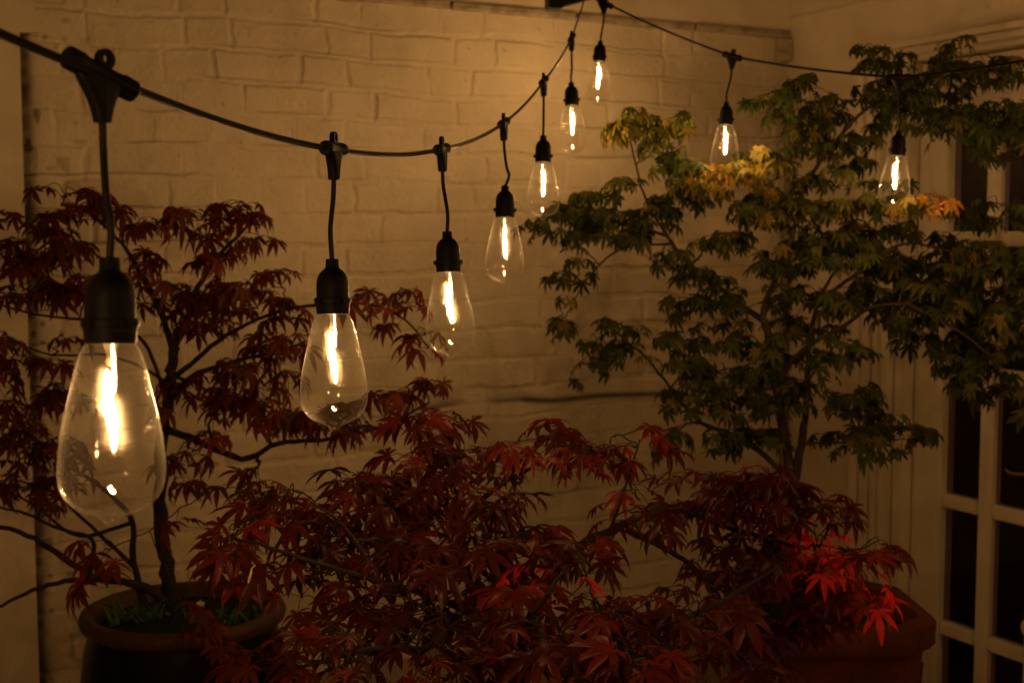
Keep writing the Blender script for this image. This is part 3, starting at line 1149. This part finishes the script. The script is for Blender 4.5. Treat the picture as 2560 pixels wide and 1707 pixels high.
def maple(name, label, limbs, pads, temps, size, mat_leaf, mat_bark, seed, per=1.0, sink=0.0, droop=(25, 70), node=.026, face=None):
    rs = random.Random(seed)
    base = at(*limbs[0][0][0])
    base.z = limbs[0][0][0][3] if len(limbs[0][0][0]) > 3 else base.z
    root = empty(name, base)
    tag(root, label, 'tree')
    mb = MB()
    nodes = []          # (point, radius)

    def jit(p, a):
        return p + Vector((rs.uniform(-a, a), rs.uniform(-a, a), rs.uniform(-a, a)))
    for pts, r0, r1 in limbs:
        P = [at(*p[:3]) for p in pts]
        P = smooth_path(P, 5)
        n = len(P)
        P = [P[0]] + [jit(p, min(.004, r1 * .6)) for p in P[1:]]
        rr = [r0 + (r1 - r0) * (i / (n - 1)) ** .8 for i in range(n)]
        rr = [r * rs.uniform(.92, 1.1) for r in rr]
        mb.tube(P, rr, 10 if r0 > .008 else 7)
        nodes += [(p, r) for p, r in zip(P[2:], rr[2:])]
    tw = mb
    LV, LT, LC = [], [], []
    nv = 0

    def put_leaf(p, ax, nrm, sc, tint):
        nonlocal nv
        V, T = temps[rs.randrange(len(temps))]
        y = ax.normalized()
        z = (nrm - y * nrm.dot(y))
        if z.length < 1e-4:
            z = y.orthogonal()
        z.normalize()
        x = y.cross(z)
        if rs.random() < .5:
            pass
        B = np.array([x, y, z], np.float32) * sc
        W = V @ B + np.array(p, np.float32)
        LV.append(W)
        LT.append(T + nv)
        LC.append(np.full(len(W), tint, np.float32))
        nv += len(W)
    items = []
    for pd in pads:
        x, y, rx, ry, d = pd[:5]
        opt = pd[5] if len(pd) > 5 else {}
        items.append((at(x, y, d), rx * K * d / F, ry * K * d / F, opt))
    # nearest pads first so that outer sprays spring from inner ones
    while items:
        bi, bd, bn = None, 1e9, None
        for i, it in enumerate(items):
            for p, r in nodes:
                dd = (p - it[0]).length + (.06 if p.z > it[0].z + .05 else 0)
                if dd < bd:
                    bi, bd, bn = i, dd, (p, r)
        P, rx, ry, opt = items.pop(bi)
        rd = opt.get('rd', .09)
        a, ar = bn
        start_r = min(ar * .75, .0038 + .002 * min(1, bd / .3))
        mid = a.lerp(P, .5) + Vector((rs.uniform(-.02, .02), rs.uniform(-.02, .02), rs.uniform(.0, .03)))
        br = smooth_path([a, mid, P], 6)
        br = [br[0]] + [jit(p, .003) for p in br[1:]]
        n = len(br)
        rr = [start_r + (.0013 - start_r) * i / (n - 1) for i in range(n)]
        if bd > .02:
            tw.tube(br, rr, 6)
            nodes += [(p, r) for p, r in zip(br[4:], rr[4:])]
        area = rx * ry
        k = max(1, int(round(per * opt.get('n', 1.0) * (1 + 2.2 * area / (size * size)))))
        hd = (P - a)
        hd.z *= .3
        for j in range(k):
            q_ = rs.uniform(0, 2 * math.pi)
            rad = rs.uniform(.35, 1) ** .6
            E_ = P + rtv * (rx * rad * math.cos(q_)) + Vector((0, 1, 0)) * (rd * rs.uniform(-1, 1)) + Z3 * (ry * rad * math.sin(q_))
            st = br[rs.randrange(n // 2, n)] if bd > .02 else a
            m_ = st.lerp(E_, .5) + Z3 * rs.uniform(.0, .018) + rtv * rs.uniform(-.012, .012)
            tp = smooth_path([st, m_, E_], 4)
            tw.tube(tp, [.0011 - .0005 * i / (len(tp) - 1) for i in range(len(tp))], 5)
            ln = (E_ - st).length
            cnt = max(1, min(4, int(ln * .9 / node)))
            for g in range(cnt):
                f = 1 - g * .85 / max(1, cnt) - (.0 if g == 0 else rs.uniform(0, .12))
                pos = tp[min(len(tp) - 1, max(0, int(round(f * (len(tp) - 1)))))]
                tdir = (E_ - st).normalized()
                sd = tdir.cross(Z3)
                if sd.length < .1:
                    sd = Vector((1, 0, 0))
                sd.normalize()
                outs = [(tdir, 1)] if g == 0 else []
                outs += [(tdir * .35 + sd, 1), (tdir * .35 - sd, 1)]
                for dv, _s in outs:
                    if rs.random() < .12:
                        continue
                    dv = Vector((dv.x, dv.y, dv.z * .4)) + Vector((rs.uniform(-.4, .4), rs.uniform(-.4, .4), rs.uniform(-.2, .3)))
                    dv.normalize()
                    pl = size * rs.uniform(.35, .6)
                    pe = pos + dv * pl + Z3 * (-.15 * pl)
                    tw.tube([pos, pos + dv * pl * .5 + Z3 * (.08 * pl), pe], .00055, 4, cap=False)
                    al = R(rs.uniform(*droop))
                    hv = Vector((dv.x, dv.y, 0))
                    if hv.length < .05:
                        hv = Vector((rs.uniform(-1, 1), rs.uniform(-1, 1), 0))
                    hv.normalize()
                    ax = hv * math.cos(al) - Z3 * math.sin(al)
                    nr = hv * math.sin(al) + Z3 * math.cos(al)
                    if face:
                        nr = nr + Vector(face) * rs.uniform(.0, .7)
                    nr += Vector((rs.uniform(-.5, .5), rs.uniform(-.5, .5), rs.uniform(-.3, .3)))
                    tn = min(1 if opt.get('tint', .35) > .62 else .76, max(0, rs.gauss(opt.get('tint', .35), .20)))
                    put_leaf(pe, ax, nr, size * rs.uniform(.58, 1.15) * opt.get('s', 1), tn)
    tw.build('trunk', mat_bark, root, sharp=70)
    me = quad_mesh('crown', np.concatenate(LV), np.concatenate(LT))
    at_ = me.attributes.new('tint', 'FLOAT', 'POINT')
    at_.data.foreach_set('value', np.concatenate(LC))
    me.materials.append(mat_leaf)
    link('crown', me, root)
    print(name, 'leaves', len(LV), 'faces', sum(len(t) for t in LT))
    return root


# --- red maple in the round pot, left
limbsL = [
    ([(402, 1400, 2.76), (388, 1330, 2.75), (373, 1230, 2.73), (368, 1100, 2.71), (376, 980, 2.7), (390, 880, 2.7), (397, 800, 2.7)], .0175, .011),
    ([(397, 800, 2.7), (370, 720, 2.68), (330, 640, 2.66), (280, 560, 2.64), (205, 490, 2.62), (140, 470, 2.6)], .0085, .002),
    ([(397, 800, 2.7), (430, 730, 2.7), (455, 660, 2.7), (500, 590, 2.72), (560, 530, 2.72), (590, 495, 2.7)], .009, .002),
    ([(383, 930, 2.7), (440, 865, 2.66), (520, 835, 2.62), (600, 815, 2.6), (690, 790, 2.58)], .007, .002),
    ([(376, 985, 2.7), (450, 1010, 2.64), (555, 1053, 2.6), (640, 1018, 2.58), (740, 1010, 2.55), (860, 985, 2.52), (985, 925, 2.5)], .0085, .0022),
    ([(391, 874, 2.7), (440, 835, 2.68), (520, 770, 2.66), (640, 715, 2.64), (740, 700, 2.62), (850, 700, 2.6), (930, 735, 2.58), (985, 800, 2.56)], .006, .0016),
    ([(400, 1395, 2.76), (315, 1340, 2.7), (225, 1328, 2.66), (125, 1268, 2.62), (45, 1222, 2.6), (-70, 1190, 2.58)], .011, .004),
    ([(235, 1330, 2.66), (130, 1338, 2.62), (40, 1370, 2.6), (-50, 1420, 2.56)], .006, .003),
    ([(205, 1318, 2.65), (212, 1240, 2.64), (140, 1215, 2.62), (60, 1180, 2.6), (-20, 1160, 2.6)], .0055, .002),
    ([(330, 1385, 2.73), (307, 1290, 2.72), (300, 1190, 2.7), (235, 1120, 2.68), (140, 1060, 2.64), (50, 980, 2.62)], .009, .002),
    ([(383, 930, 2.7), (340, 800, 2.68), (270, 745, 2.66), (180, 733, 2.64), (80, 722, 2.62), (-30, 690, 2.6)], .0045, .0018),
    ([(389, 884, 2.7), (330, 845, 2.68), (240, 815, 2.66), (120, 815, 2.64), (20, 780, 2.62)], .004, .0016),
    ([(300, 1200, 2.7), (180, 1230, 2.66), (80, 1160, 2.64), (-20, 1110, 2.62)], .005, .0018),
    ([(307, 1300, 2.72), (210, 1210, 2.68), (120, 1130, 2.66), (30, 1100, 2.66)], .005, .0018),
]
D1 = 2.62
padsL = [
    (140, 448, 95, 26, D1), (60, 515, 75, 45, D1), (150, 585, 120, 36, D1), (70, 640, 80, 42, D1), (190, 660, 60, 36, D1), (40, 580, 60, 40, D1),
    (250, 480, 50, 30, D1), (330, 520, 50, 25, D1), (540, 475, 60, 34, 2.7), (430, 505, 60, 24, 2.7), (590, 535, 42, 30, 2.7), (500, 550, 60, 24, 2.7), (520, 600, 40, 22, 2.7),
    (640, 650, 46, 36, 2.64), (570, 690, 80, 44, 2.64), (470, 690, 70, 44, 2.66), (370, 690, 70, 55, 2.66), (340, 610, 50, 40, 2.64), (660, 740, 50, 40, 2.62),
    (20, 800, 70, 40, 2.6), (120, 800, 40, 26, 2.62), (620, 800, 64, 46, 2.6), (560, 870, 84, 46, 2.6), (660, 900, 80, 46, 2.58), (510, 950, 60, 40, 2.6), (600, 960, 60, 30, 2.58),
    (440, 1040, 50, 40, 2.62), (480, 760, 50, 30, 2.66), (420, 900, 40, 30, 2.64),
    (90, 940, 100, 46, 2.62), (50, 1030, 90, 46, 2.6), (150, 1010, 70, 40, 2.64), (60, 1110, 100, 36, 2.6), (-20, 880, 60, 50, 2.6), (170, 900, 50, 26, 2.64),
    (850, 685, 54, 18, 2.6), (935, 690, 46, 28, 2.58), (985, 760, 26, 42, 2.56), (900, 740, 26, 18, 2.58),
    (800, 950, 54, 28, 2.52), (890, 925, 60, 26, 2.5), (975, 895, 50, 16, 2.5), (720, 960, 60, 30, 2.55), (850, 985, 50, 20, 2.5, {'n': .6}),
    (225, 1270, 50, 40, 2.35, {'tint': .62, 's': 1.45, 'n': .5}), (345, 1220, 44, 30, 2.4, {'tint': .55, 's': 1.2, 'n': .5}), (110, 1180, 60, 26, 2.6, {'n': .6}),
    (450, 1480, 46, 40, 2.4, {'tint': .6, 'n': .8}), (560, 1120, 60, 26, 2.45, {'n': .7}),
]
maple('red_maple', 'tall bronze red maple with bare lower branches growing in the round dark glazed pot', limbsL, padsL,
      templates([RED7, RED5, RED7], .20, .138, 100, (.05, .55), .55), .045, M['leaf_left'], M['bark_red'], 21, per=1.5, droop=(10, 65))

# --- crimson maple in the middle, nearest
def dc(y):
    return 2.08 - (y - 950) / 620 * .62


limbsC = [
    ([(1215, 2560, 1.80), (1212, 1900, 1.78), (1205, 1700, 1.76), (1190, 1560, 1.74), (1150, 1450, 1.74)], .019, .012),
    ([(1150, 1450, 1.74), (1010, 1375, 1.7), (860, 1330, 1.66), (720, 1290, 1.64), (600, 1250, 1.64), (530, 1235, 1.66)], .0055, .0015),
    ([(1150, 1450, 1.74), (1090, 1330, 1.78), (1045, 1240, 1.84), (1050, 1140, 1.9), (1030, 1050, 1.95), (990, 990, 2.0)], .009, .002),
    ([(1180, 1520, 1.75), (1260, 1340, 1.85), (1340, 1250, 1.95), (1410, 1215, 2.0), (1480, 1182, 2.05), (1560, 1172, 2.1), (1650, 1205, 2.12), (1760, 1235, 2.15), (1850, 1260, 2.18)], .010, .003),
    ([(1440, 1215, 2.02), (1520, 1255, 2.04), (1580, 1290, 2.06), (1640, 1340, 2.08), (1740, 1370, 2.1)], .006, .002),
    ([(1048, 1200, 1.87), (1140, 1120, 1.92), (1220, 1075, 1.96), (1300, 1040, 2.0), (1400, 1040, 2.02)], .005, .0016),
    ([(1402, 1219, 2.0), (1420, 1165, 1.97), (1442, 1100, 1.95), (1470, 1010, 1.92)], .003, .0012),
    ([(1190, 1560, 1.74), (1020, 1500, 1.58), (860, 1490, 1.52), (700, 1530, 1.5)], .008, .002),
    ([(1190, 1560, 1.74), (1350, 1480, 1.62), (1500, 1450, 1.62), (1660, 1440, 1.66)], .008, .002),
    ([(1190, 1560, 1.74), (1210, 1440, 1.6), (1260, 1360, 1.56), (1300, 1300, 1.6)], .006, .002),
    ([(860, 1330, 1.66), (820, 1250, 1.7), (770, 1190, 1.74), (710, 1150, 1.76)], .004, .0014),
    ([(1500, 1450, 1.62), (1640, 1390, 1.8), (1740, 1330, 1.95), (1800, 1290, 2.05)], .005, .002),
]
padsC = []
for x, y, rx, ry, *o in [
    (985, 985, 70, 30), (1030, 975, 40, 24), (950, 1060, 100, 40), (1080, 1055, 80, 34), (1230, 995, 60, 34, {'tint': .5}), (1280, 1030, 80, 34, {'tint': .6}), (1360, 1040, 60, 30, {'tint': .55}), (1465, 1025, 60, 30),
    (1060, 1125, 110, 42), (1190, 1110, 60, 30, {'n': .4}), (1200, 1170, 40, 30, {'n': .4}), (720, 1150, 90, 34), (640, 1215, 110, 38), (760, 1230, 110, 46), (870, 1170, 80, 40), (830, 1120, 60, 24), (900, 1270, 120, 46),
    (700, 1310, 80, 40), (560, 1255, 70, 40, {'tint': .55}), (520, 1272, 36, 34, {'tint': .68, 's': .85, 'n': .8}), (590, 1168, 26, 12, {'tint': .95, 's': .5}), (540, 1150, 60, 22), (1060, 1200, 110, 44), (1020, 1300, 120, 46), (1170, 1250, 100, 44, {'tint': .5}),  # raised tint on the small cluster over the pot paints light into it
    (1300, 1250, 70, 34), (1240, 1340, 90, 40, {'tint': .7}), (1350, 1340, 80, 36, {'tint': .5}), (1380, 1400, 90, 40, {'tint': .5}), (1100, 1400, 120, 50), (900, 1420, 120, 50), (780, 1460, 100, 46), (960, 1510, 150, 40),
    (1180, 1480, 120, 46, {'tint': .45}), (1360, 1470, 120, 46, {'tint': .5}), (1490, 1420, 90, 42, {'tint': .6}), (1560, 1500, 100, 40), (640, 1550, 110, 30), (800, 1550, 110, 30), (1410, 1195, 60, 36, {'n': .4}), (1470, 1150, 50, 26, {'n': .4}),
    (1720, 1540, 90, 26), (1620, 1410, 70, 34), (1250, 1540, 130, 30), (1440, 1545, 120, 30), (1000, 1570, 130, 24), (1100, 1330, 80, 36), (1480, 1240, 60, 36, {'n': .4}), (820, 1360, 80, 36), (1040, 1440, 90, 36)]:
    padsC.append((x, y, rx, ry, dc(y), *o))
for x, y, rx, ry, *o in [
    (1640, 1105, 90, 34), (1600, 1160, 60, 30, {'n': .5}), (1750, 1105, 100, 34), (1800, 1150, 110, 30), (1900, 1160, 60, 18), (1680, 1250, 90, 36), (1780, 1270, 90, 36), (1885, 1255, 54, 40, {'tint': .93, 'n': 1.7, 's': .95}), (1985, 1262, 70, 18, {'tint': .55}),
    (1950, 1335, 54, 34, {'tint': .95, 'n': 1.7, 's': .95}), (1850, 1320, 70, 28, {'tint': .6}), (1700, 1320, 90, 32), (1800, 1390, 90, 26), (1690, 1180, 80, 34), (1560, 1330, 70, 34, {'n': .5}), (1900, 1310, 50, 20, {'tint': .85}),  # highest tints paint the light on this cluster into its leaf colour
    (1690, 1430, 70, 26), (1800, 1450, 70, 26), (1870, 1425, 50, 20), (1740, 1495, 80, 26), (1650, 1480, 60, 26)]:
    padsC.append((x, y, rx, ry, 2.16, *o))
maple('red_maple', 'low spreading crimson maple in the middle foreground, with light painted into the red leaves at its right end', limbsC, padsC,
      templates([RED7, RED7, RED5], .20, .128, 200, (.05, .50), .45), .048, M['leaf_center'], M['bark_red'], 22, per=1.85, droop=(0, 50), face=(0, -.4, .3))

# --- green maple in the terracotta pot, right
limbsG = [
    ([(1812, 1420, 3.06), (1820, 1300, 3.05), (1822, 1200, 3.05), (1823, 1118, 3.05)], .019, .015),
    ([(1823, 1118, 3.05), (1805, 1025, 3.05), (1785, 902, 3.05), (1762, 760, 3.04), (1752, 722, 3.03), (1775, 656, 3.02), (1802, 590, 3.0), (1829, 509, 2.98), (1850, 430, 3.0), (1900, 350, 3.06), (1960, 300, 3.08)], .0125, .003),
    ([(1823, 1118, 3.05), (1844, 1000, 3.04), (1854, 902, 3.03), (1859, 780, 3.02), (1880, 690, 3.0), (1930, 600, 2.98)], .011, .003),
    ([(1821, 1116, 3.05), (1756, 1045, 3.06), (1686, 1000, 3.08), (1613, 971, 3.1), (1559, 917, 3.1), (1514, 858, 3.1), (1460, 799, 3.1), (1400, 794, 3.1)], .0075, .002),
    ([(1781, 884, 3.05), (1812, 838, 3.03), (1849, 799, 3.0), (1933, 750, 2.96), (2002, 705, 2.92), (2080, 695, 2.88), (2180, 650, 2.86)], .007, .003),
    ([(1752, 735, 3.04), (1686, 686, 3.06), (1588, 612, 3.08), (1534, 543, 3.08), (1480, 450, 3.08), (1450, 330, 3.06)], .0075, .002),
    ([(1829, 509, 2.98), (1770, 440, 2.98), (1700, 400, 3.0), (1620, 400, 3.04)], .005, .002),
    ([(1900, 350, 3.06), (1990, 250, 3.08), (2100, 200, 3.06), (2200, 150, 3.04)], .005, .002),
    ([(1844, 1020, 3.04), (1950, 1015, 2.98), (2060, 1010, 2.92)], .004, .002),
    ([(1545, 560, 3.08), (1430, 570, 3.1), (1350, 640, 3.1), (1290, 745, 3.1)], .0035, .0012),
    ([(2080, 695, 2.88), (2200, 760, 2.82), (2290, 830, 2.78)], .004, .002),
    ([(1880, 690, 3.0), (1980, 620, 2.94), (2080, 560, 2.88), (2230, 590, 2.82)], .005, .002),
    ([(1534, 543, 3.08), (1420, 510, 3.1), (1300, 505, 3.1)], .004, .0016),
]
padsG = []
for x, y, rx, ry, d, *o in [
    (1465, 285, 60, 30, 3.05, {'tint': .6}), (1420, 300, 30, 18, 3.05, {'tint': .6}), (1530, 290, 34, 34, 3.05, {'tint': .55}), (1520, 360, 50, 34, 3.05), (1570, 400, 50, 30, 3.05), (1425, 430, 26, 24, 3.1), (1330, 455, 30, 22, 3.1),
    (1310, 500, 90, 30, 3.1), (1235, 525, 36, 18, 3.1), (1420, 510, 90, 34, 3.1), (1520, 490, 60, 30, 3.08), (1330, 565, 30, 36, 3.1), (1283, 640, 18, 16, 3.1), (1270, 745, 20, 20, 3.1), (1300, 690, 10, 12, 3.1, {'n': .5}), (1345, 640, 8, 10, 3.1, {'n': .5}), (1550, 590, 40, 22, 3.08),
    (1425, 745, 40, 22, 3.1), (1355, 815, 34, 34, 3.1), (1440, 810, 40, 30, 3.1), (1310, 872, 12, 8, 3.1, {'n': .5, 's': .8}),
    (1560, 790, 64, 38, 3.1), (1640, 715, 56, 40, 3.08), (1600, 640, 50, 36, 3.08), (1660, 860, 80, 40, 3.08), (1560, 920, 44, 26, 3.1), (1700, 920, 80, 40, 3.06), (1650, 1000, 46, 26, 3.08), (1545, 1015, 40, 14, 3.1), (1750, 1000, 50, 26, 3.06),
    (1760, 830, 60, 44, 3.08), (1860, 690, 70, 44, 3.06), (1900, 560, 90, 44, 3.0), (1800, 480, 90, 38, 3.0, {'tint': .55}), (1700, 410, 90, 36, 3.02, {'tint': .8}), (1610, 430, 50, 28, 3.04, {'tint': .65}), (1790, 400, 70, 34, 3.0, {'tint': .6}), (1960, 470, 70, 38, 2.95, {'tint': .55}),  # higher tints near the bulb put its lamplight into the leaf colour
    (2040, 540, 80, 40, 2.9), (2115, 462, 44, 18, 2.68, {'tint': .80, 'n': 2.2, 's': .95, 'rd': .05}), (2000, 620, 90, 46, 2.95), (2080, 690, 80, 46, 2.88), (2190, 640, 80, 50, 2.85), (2260, 580, 70, 34, 2.8, {'tint': .6}), (2200, 720, 80, 50, 2.82), (2300, 740, 60, 60, 2.78),  # spray by the rightmost bulb carries lamplight as yellow leaf colour
    (2270, 850, 60, 44, 2.78), (2325, 920, 40, 46, 2.76), (2190, 865, 44, 26, 2.82), (2120, 790, 36, 26, 2.86), (1965, 920, 70, 34, 2.98), (2050, 985, 80, 36, 2.94), (1950, 1010, 60, 30, 2.98), (2110, 1000, 36, 22, 2.9), (1900, 830, 44, 30, 3.0), (1970, 810, 30, 24, 2.98), (2340, 640, 50, 50, 2.76),
    (1780, 240, 60, 28, 3.0), (1860, 205, 60, 30, 2.98), (1740, 365, 44, 24, 3.0), (1900, 265, 70, 40, 2.96), (1985, 125, 30, 24, 2.94), (2035, 150, 30, 22, 2.94), (2190, 115, 20, 30, 2.9), (2190, 180, 70, 34, 2.88), (2300, 150, 50, 28, 2.84), (2100, 250, 90, 40, 2.9),
    (2200, 290, 80, 40, 2.86), (2300, 330, 50, 34, 2.82), (1950, 340, 60, 38, 2.96), (2310, 255, 40, 30, 2.82), (2040, 200, 60, 30, 2.92), (1850, 320, 50, 30, 2.98), (1840, 580, 60, 40, 3.02), (1700, 560, 50, 36, 3.06), (1740, 480, 60, 34, 3.02)] + [(x_, y_, 56, 30, d_, {'n': .55}) for x_, y_, d_ in (
        (1960, 560, 2.95), (1750, 625, 3.05), (1820, 765, 3.06), (1690, 780, 3.08), (1720, 695, 3.06), (1600, 860, 3.1), (1790, 930, 3.06), (1885, 765, 3.02),
        (1990, 700, 2.94), (2060, 610, 2.9), (2150, 560, 2.86), (2240, 500, 2.82), (2110, 745, 2.88), (2230, 805, 2.82), (1560, 700, 3.1), (1650, 560, 3.08), (1560, 465, 3.08),
        (1480, 560, 3.1), (1890, 420, 2.98), (2020, 430, 2.94), (2320, 480, 2.8), (1850, 870, 3.03), (1930, 660, 2.98))]:
    d += .16 if (x > 1840 and y < 370) else (.08 if x > 1980 else 0)
    padsG.append((x, y, rx, ry, d, *o))
maple('green_maple', 'green maple with orange tinged leaves growing in the square terracotta pot by the door', limbsG, padsG,
      templates([GRN7, GRN5, GRN7], .40, .145, 300, (.10, .55), .35), .035, M['leaf_green'], M['bark_green'], 23, per=2.2, droop=(20, 75))


# ------------------------------------------------------------------ pots
def round_pot(c, r, hgt, label):
    """c = centre of the rim"""
    root = empty('plant_pot', (c.x, c.y, c.z - hgt))
    tag(root, label, 'plant pot')
    fr = Matrix.Translation(c)
    mb = MB()
    mb.lathe([(r - .036, -.045), (r - .030, -.012), (r - .022, -.002), (r - .010, .002), (r, -.003), (r + .004, -.013), (r + .001, -.026), (r - .010, -.034), (r - .016, -.037), (r - .03, -.044)], 72, fr)
    mb.build('rim', M['rim'], root, sharp=60)
    mb = MB()
    mb.lathe([(r - .017, -.0365), (r - .015, -.045), (r - .004, -.085), (r + .004, -.15), (r + .001, -.24), (r - .02, -.34), (r - .06, -hgt + .02), (r - .07, -hgt), (r - .10, -hgt)], 72, fr)
    mb.build('body', M['glaze'], root, sharp=60)
    mb = MB()
    rs = random.Random(3)
    rings = []
    for k in range(9):
        rr = (r - .030) * (1 - k / 8.3)
        rings.append([c + Vector((rr * math.cos(a), rr * math.sin(a), -.034 + .03 * (k / 8) ** .7 + rs.uniform(-.006, .006))) for a in [2 * math.pi * j / 40 for j in range(40)]])
    mb.loft(rings)
    mb.build('soil', M['soil'], root)
    return root


pc = at(422, 1392, 2.76)
round_pot(pc, .207, pc.z - .0, 'round dark blue glazed pot with a brown rim, holding the left red maple')
pm = at(1215, 2450, 1.80)
round_pot(Vector((pm.x, pm.y, .40)), .19, .40, 'round glazed pot under the low crimson maple, below the picture edge')

# square terracotta pot with cut corners, its front towards the viewer
kc = at(2344 / K, 1543 / K, 2.95)
sq = .43
zr_ = kc.z
AX, AY = Vector((1, 0.02, 0)).normalized(), Vector((-0.02, 1, 0)).normalized()
pcen = Vector((kc.x, kc.y, 0)) - AX * (sq / 2) + AY * (sq / 2 - .085)
root = empty('plant_pot', (pcen.x, pcen.y, 0))
tag(root, 'square terracotta pot with a thick rim standing in front of the glazed door', 'plant pot')


def sq_ring(h, z, rc):
    """square outline whose corners are cut off and eased"""
    c_ = .085 * h / .215
    e_ = min(.012, c_ * .3)
    pts = []
    for sx, sy, sw in ((1, 1, 0), (-1, 1, 1), (-1, -1, 0), (1, -1, 1)):
        cor = [(h, h - c_ - e_), (h - e_ * .35, h - c_ + e_ * .6), (h - c_ + e_ * .6, h - e_ * .35), (h - c_ - e_, h)]
        if sw:
            cor = cor[::-1]
        for a, b_ in cor:
            pts.append(pcen + AX * (a * sx) + AY * (b_ * sy) + Z3 * z)
    return pts


hh = sq / 2
mb = MB()
mb.loft([sq_ring(hh - .042, zr_ - .10, .03), sq_ring(hh - .040, zr_ - .008, .03), sq_ring(hh - .034, zr_, .03), sq_ring(hh - .008, zr_, .035), sq_ring(hh, zr_ - .008, .035), sq_ring(hh - .002, zr_ - .058, .035), sq_ring(hh - .012, zr_ - .070, .035), sq_ring(hh - .03, zr_ - .075, .03)])
mb.build('rim', M['terracotta'], root, sharp=50)
mb = MB()
mb.loft([sq_ring(hh - .024, zr_ - .073, .03), sq_ring(hh - .026, zr_ - .10, .03), sq_ring(hh - .05, .10, .03), sq_ring(hh - .056, .02, .03), sq_ring(hh - .058, 0, .03)])
for ax_, ay_ in ((AX, AY), (AY, AX), (-AX, AY), (-AY, AX)):
    for off in (-.10, 0.02, .11):
        b0 = pcen + ax_ * (hh - .052) + ay_ * off * .86
        t0_ = pcen + ax_ * (hh - .0285) + ay_ * off
        mid = (b0 + t0_) / 2
        zt = zr_ - .11
        a_ = (t0_ + Z3 * zt) - (b0 + Z3 * .08)
        mb.box(mid + Z3 * ((zt + .08) / 2), ay_, .011, a_.normalized(), a_.length / 2, ax_, .006)
mb.build('body', M['terracotta'], root, sharp=50)
mb = MB()
mb.loft([sq_ring(hh - .040, zr_ - .05, .03), sq_ring(hh - .12, zr_ - .035, .03), sq_ring(.04, zr_ - .03, .01)])
mb.build('soil', M['soil'], root)

# ------------------------------------------------------------------ small things in and over the round pot
def blade(mb, p, d, ln, wd, bend):
    n = 7
    side = d.cross(Z3)
    side.normalize()
    L_, R_ = [], []
    for i in range(n):
        t = i / (n - 1)
        q_ = p + d * (ln * t * (1 - .2 * t)) + Z3 * (ln * (bend * t - bend * 1.1 * t * t))
        ww = wd * (1 - t ** 1.6) * .5 + .0002
        L_.append(q_ + side * ww)
        R_.append(q_ - side * ww)
    mb.add(L_ + R_, [(i, i + 1, n + i + 1, n + i) for i in range(n - 1)])


spots = [((268, 1420), 'tall arching green weed at the left inside the round pot', 8, .085), ((420, 1415), 'tuft of short green weed in the middle of the round pot', 10, .05),
         ((560, 1380), 'small green weed at the right inside the round pot', 8, .05),
         ((330, 1440), 'low green weed behind the front rim of the round pot', 12, .05),
         ((500, 1440), 'low green weed under the white flower in the round pot', 12, .045),
         ((340, 1375), 'green weed beside the maple trunk in the round pot', 10, .06)]
for (x, y), lab, cnt, ln in spots:
    p = at(x, y, 2.72)
    p.z = pc.z - .026
    mb = MB()
    for i in range(int(cnt * 1.8)):
        a = rnd.uniform(0, 2 * math.pi)
        d = Vector((math.cos(a), math.sin(a), rnd.uniform(.5, 1.6))).normalized()
        blade(mb, p + Vector((rnd.uniform(-.03, .03), rnd.uniform(-.025, .025), 0)), d, 1.35 * ln * rnd.uniform(.6, 1.1), .0075, .5)
    o = mb.build('weed', M['weed'])
    tag(o, lab, 'weed', 'weeds growing in the round pot')
p = at(462, 1386, 2.70)
fl = empty('flower', (p.x, p.y, pc.z - .03))
tag(fl, 'tiny white flower among the weeds in the round pot', 'flower')
mb = MB()
mb.tube([Vector((p.x, p.y, pc.z - .035)), Vector((p.x + .002, p.y, (p.z + pc.z - .035) / 2)), p], .0008, 6)
mb.build('stem', M['weed'], fl)
mb = MB()
for k in range(5):
    a = 2 * math.pi * k / 5 + .3
    d1 = (rtv * math.cos(a) + Z3 * math.sin(a) * .9 + Vector((0, -.35, .1))).normalized()
    d2 = d1.cross(Vector((0, -1, .3))).normalized()
    mb.add([p, p + d1 * .004 + d2 * .0032, p + d1 * .0085 + d2 * .002, p + d1 * .0095, p + d1 * .0085 - d2 * .002, p + d1 * .004 - d2 * .0032], [(0, 1, 2, 3), (0, 3, 4, 5)])
mb.build('petals', M['petal'], fl)
mb = MB()
s0, s1 = at(578, 1305, 1.62), at(570, 1338, 1.62)
mb.tube([s0, s0.lerp(s1, .35) + rtv * .0006, s0.lerp(s1, .7), s1], [.0009, .0014, .0016, .0008], 8, flat=.5)
mb.tube([s0, s0 + Vector((.004, .002, .004))], .0008, 6)
o = mb.build('seed_key', M['stick'])
tag(o, 'small pale cream seed key dangling from red leaves above the round pot rim', 'seed')
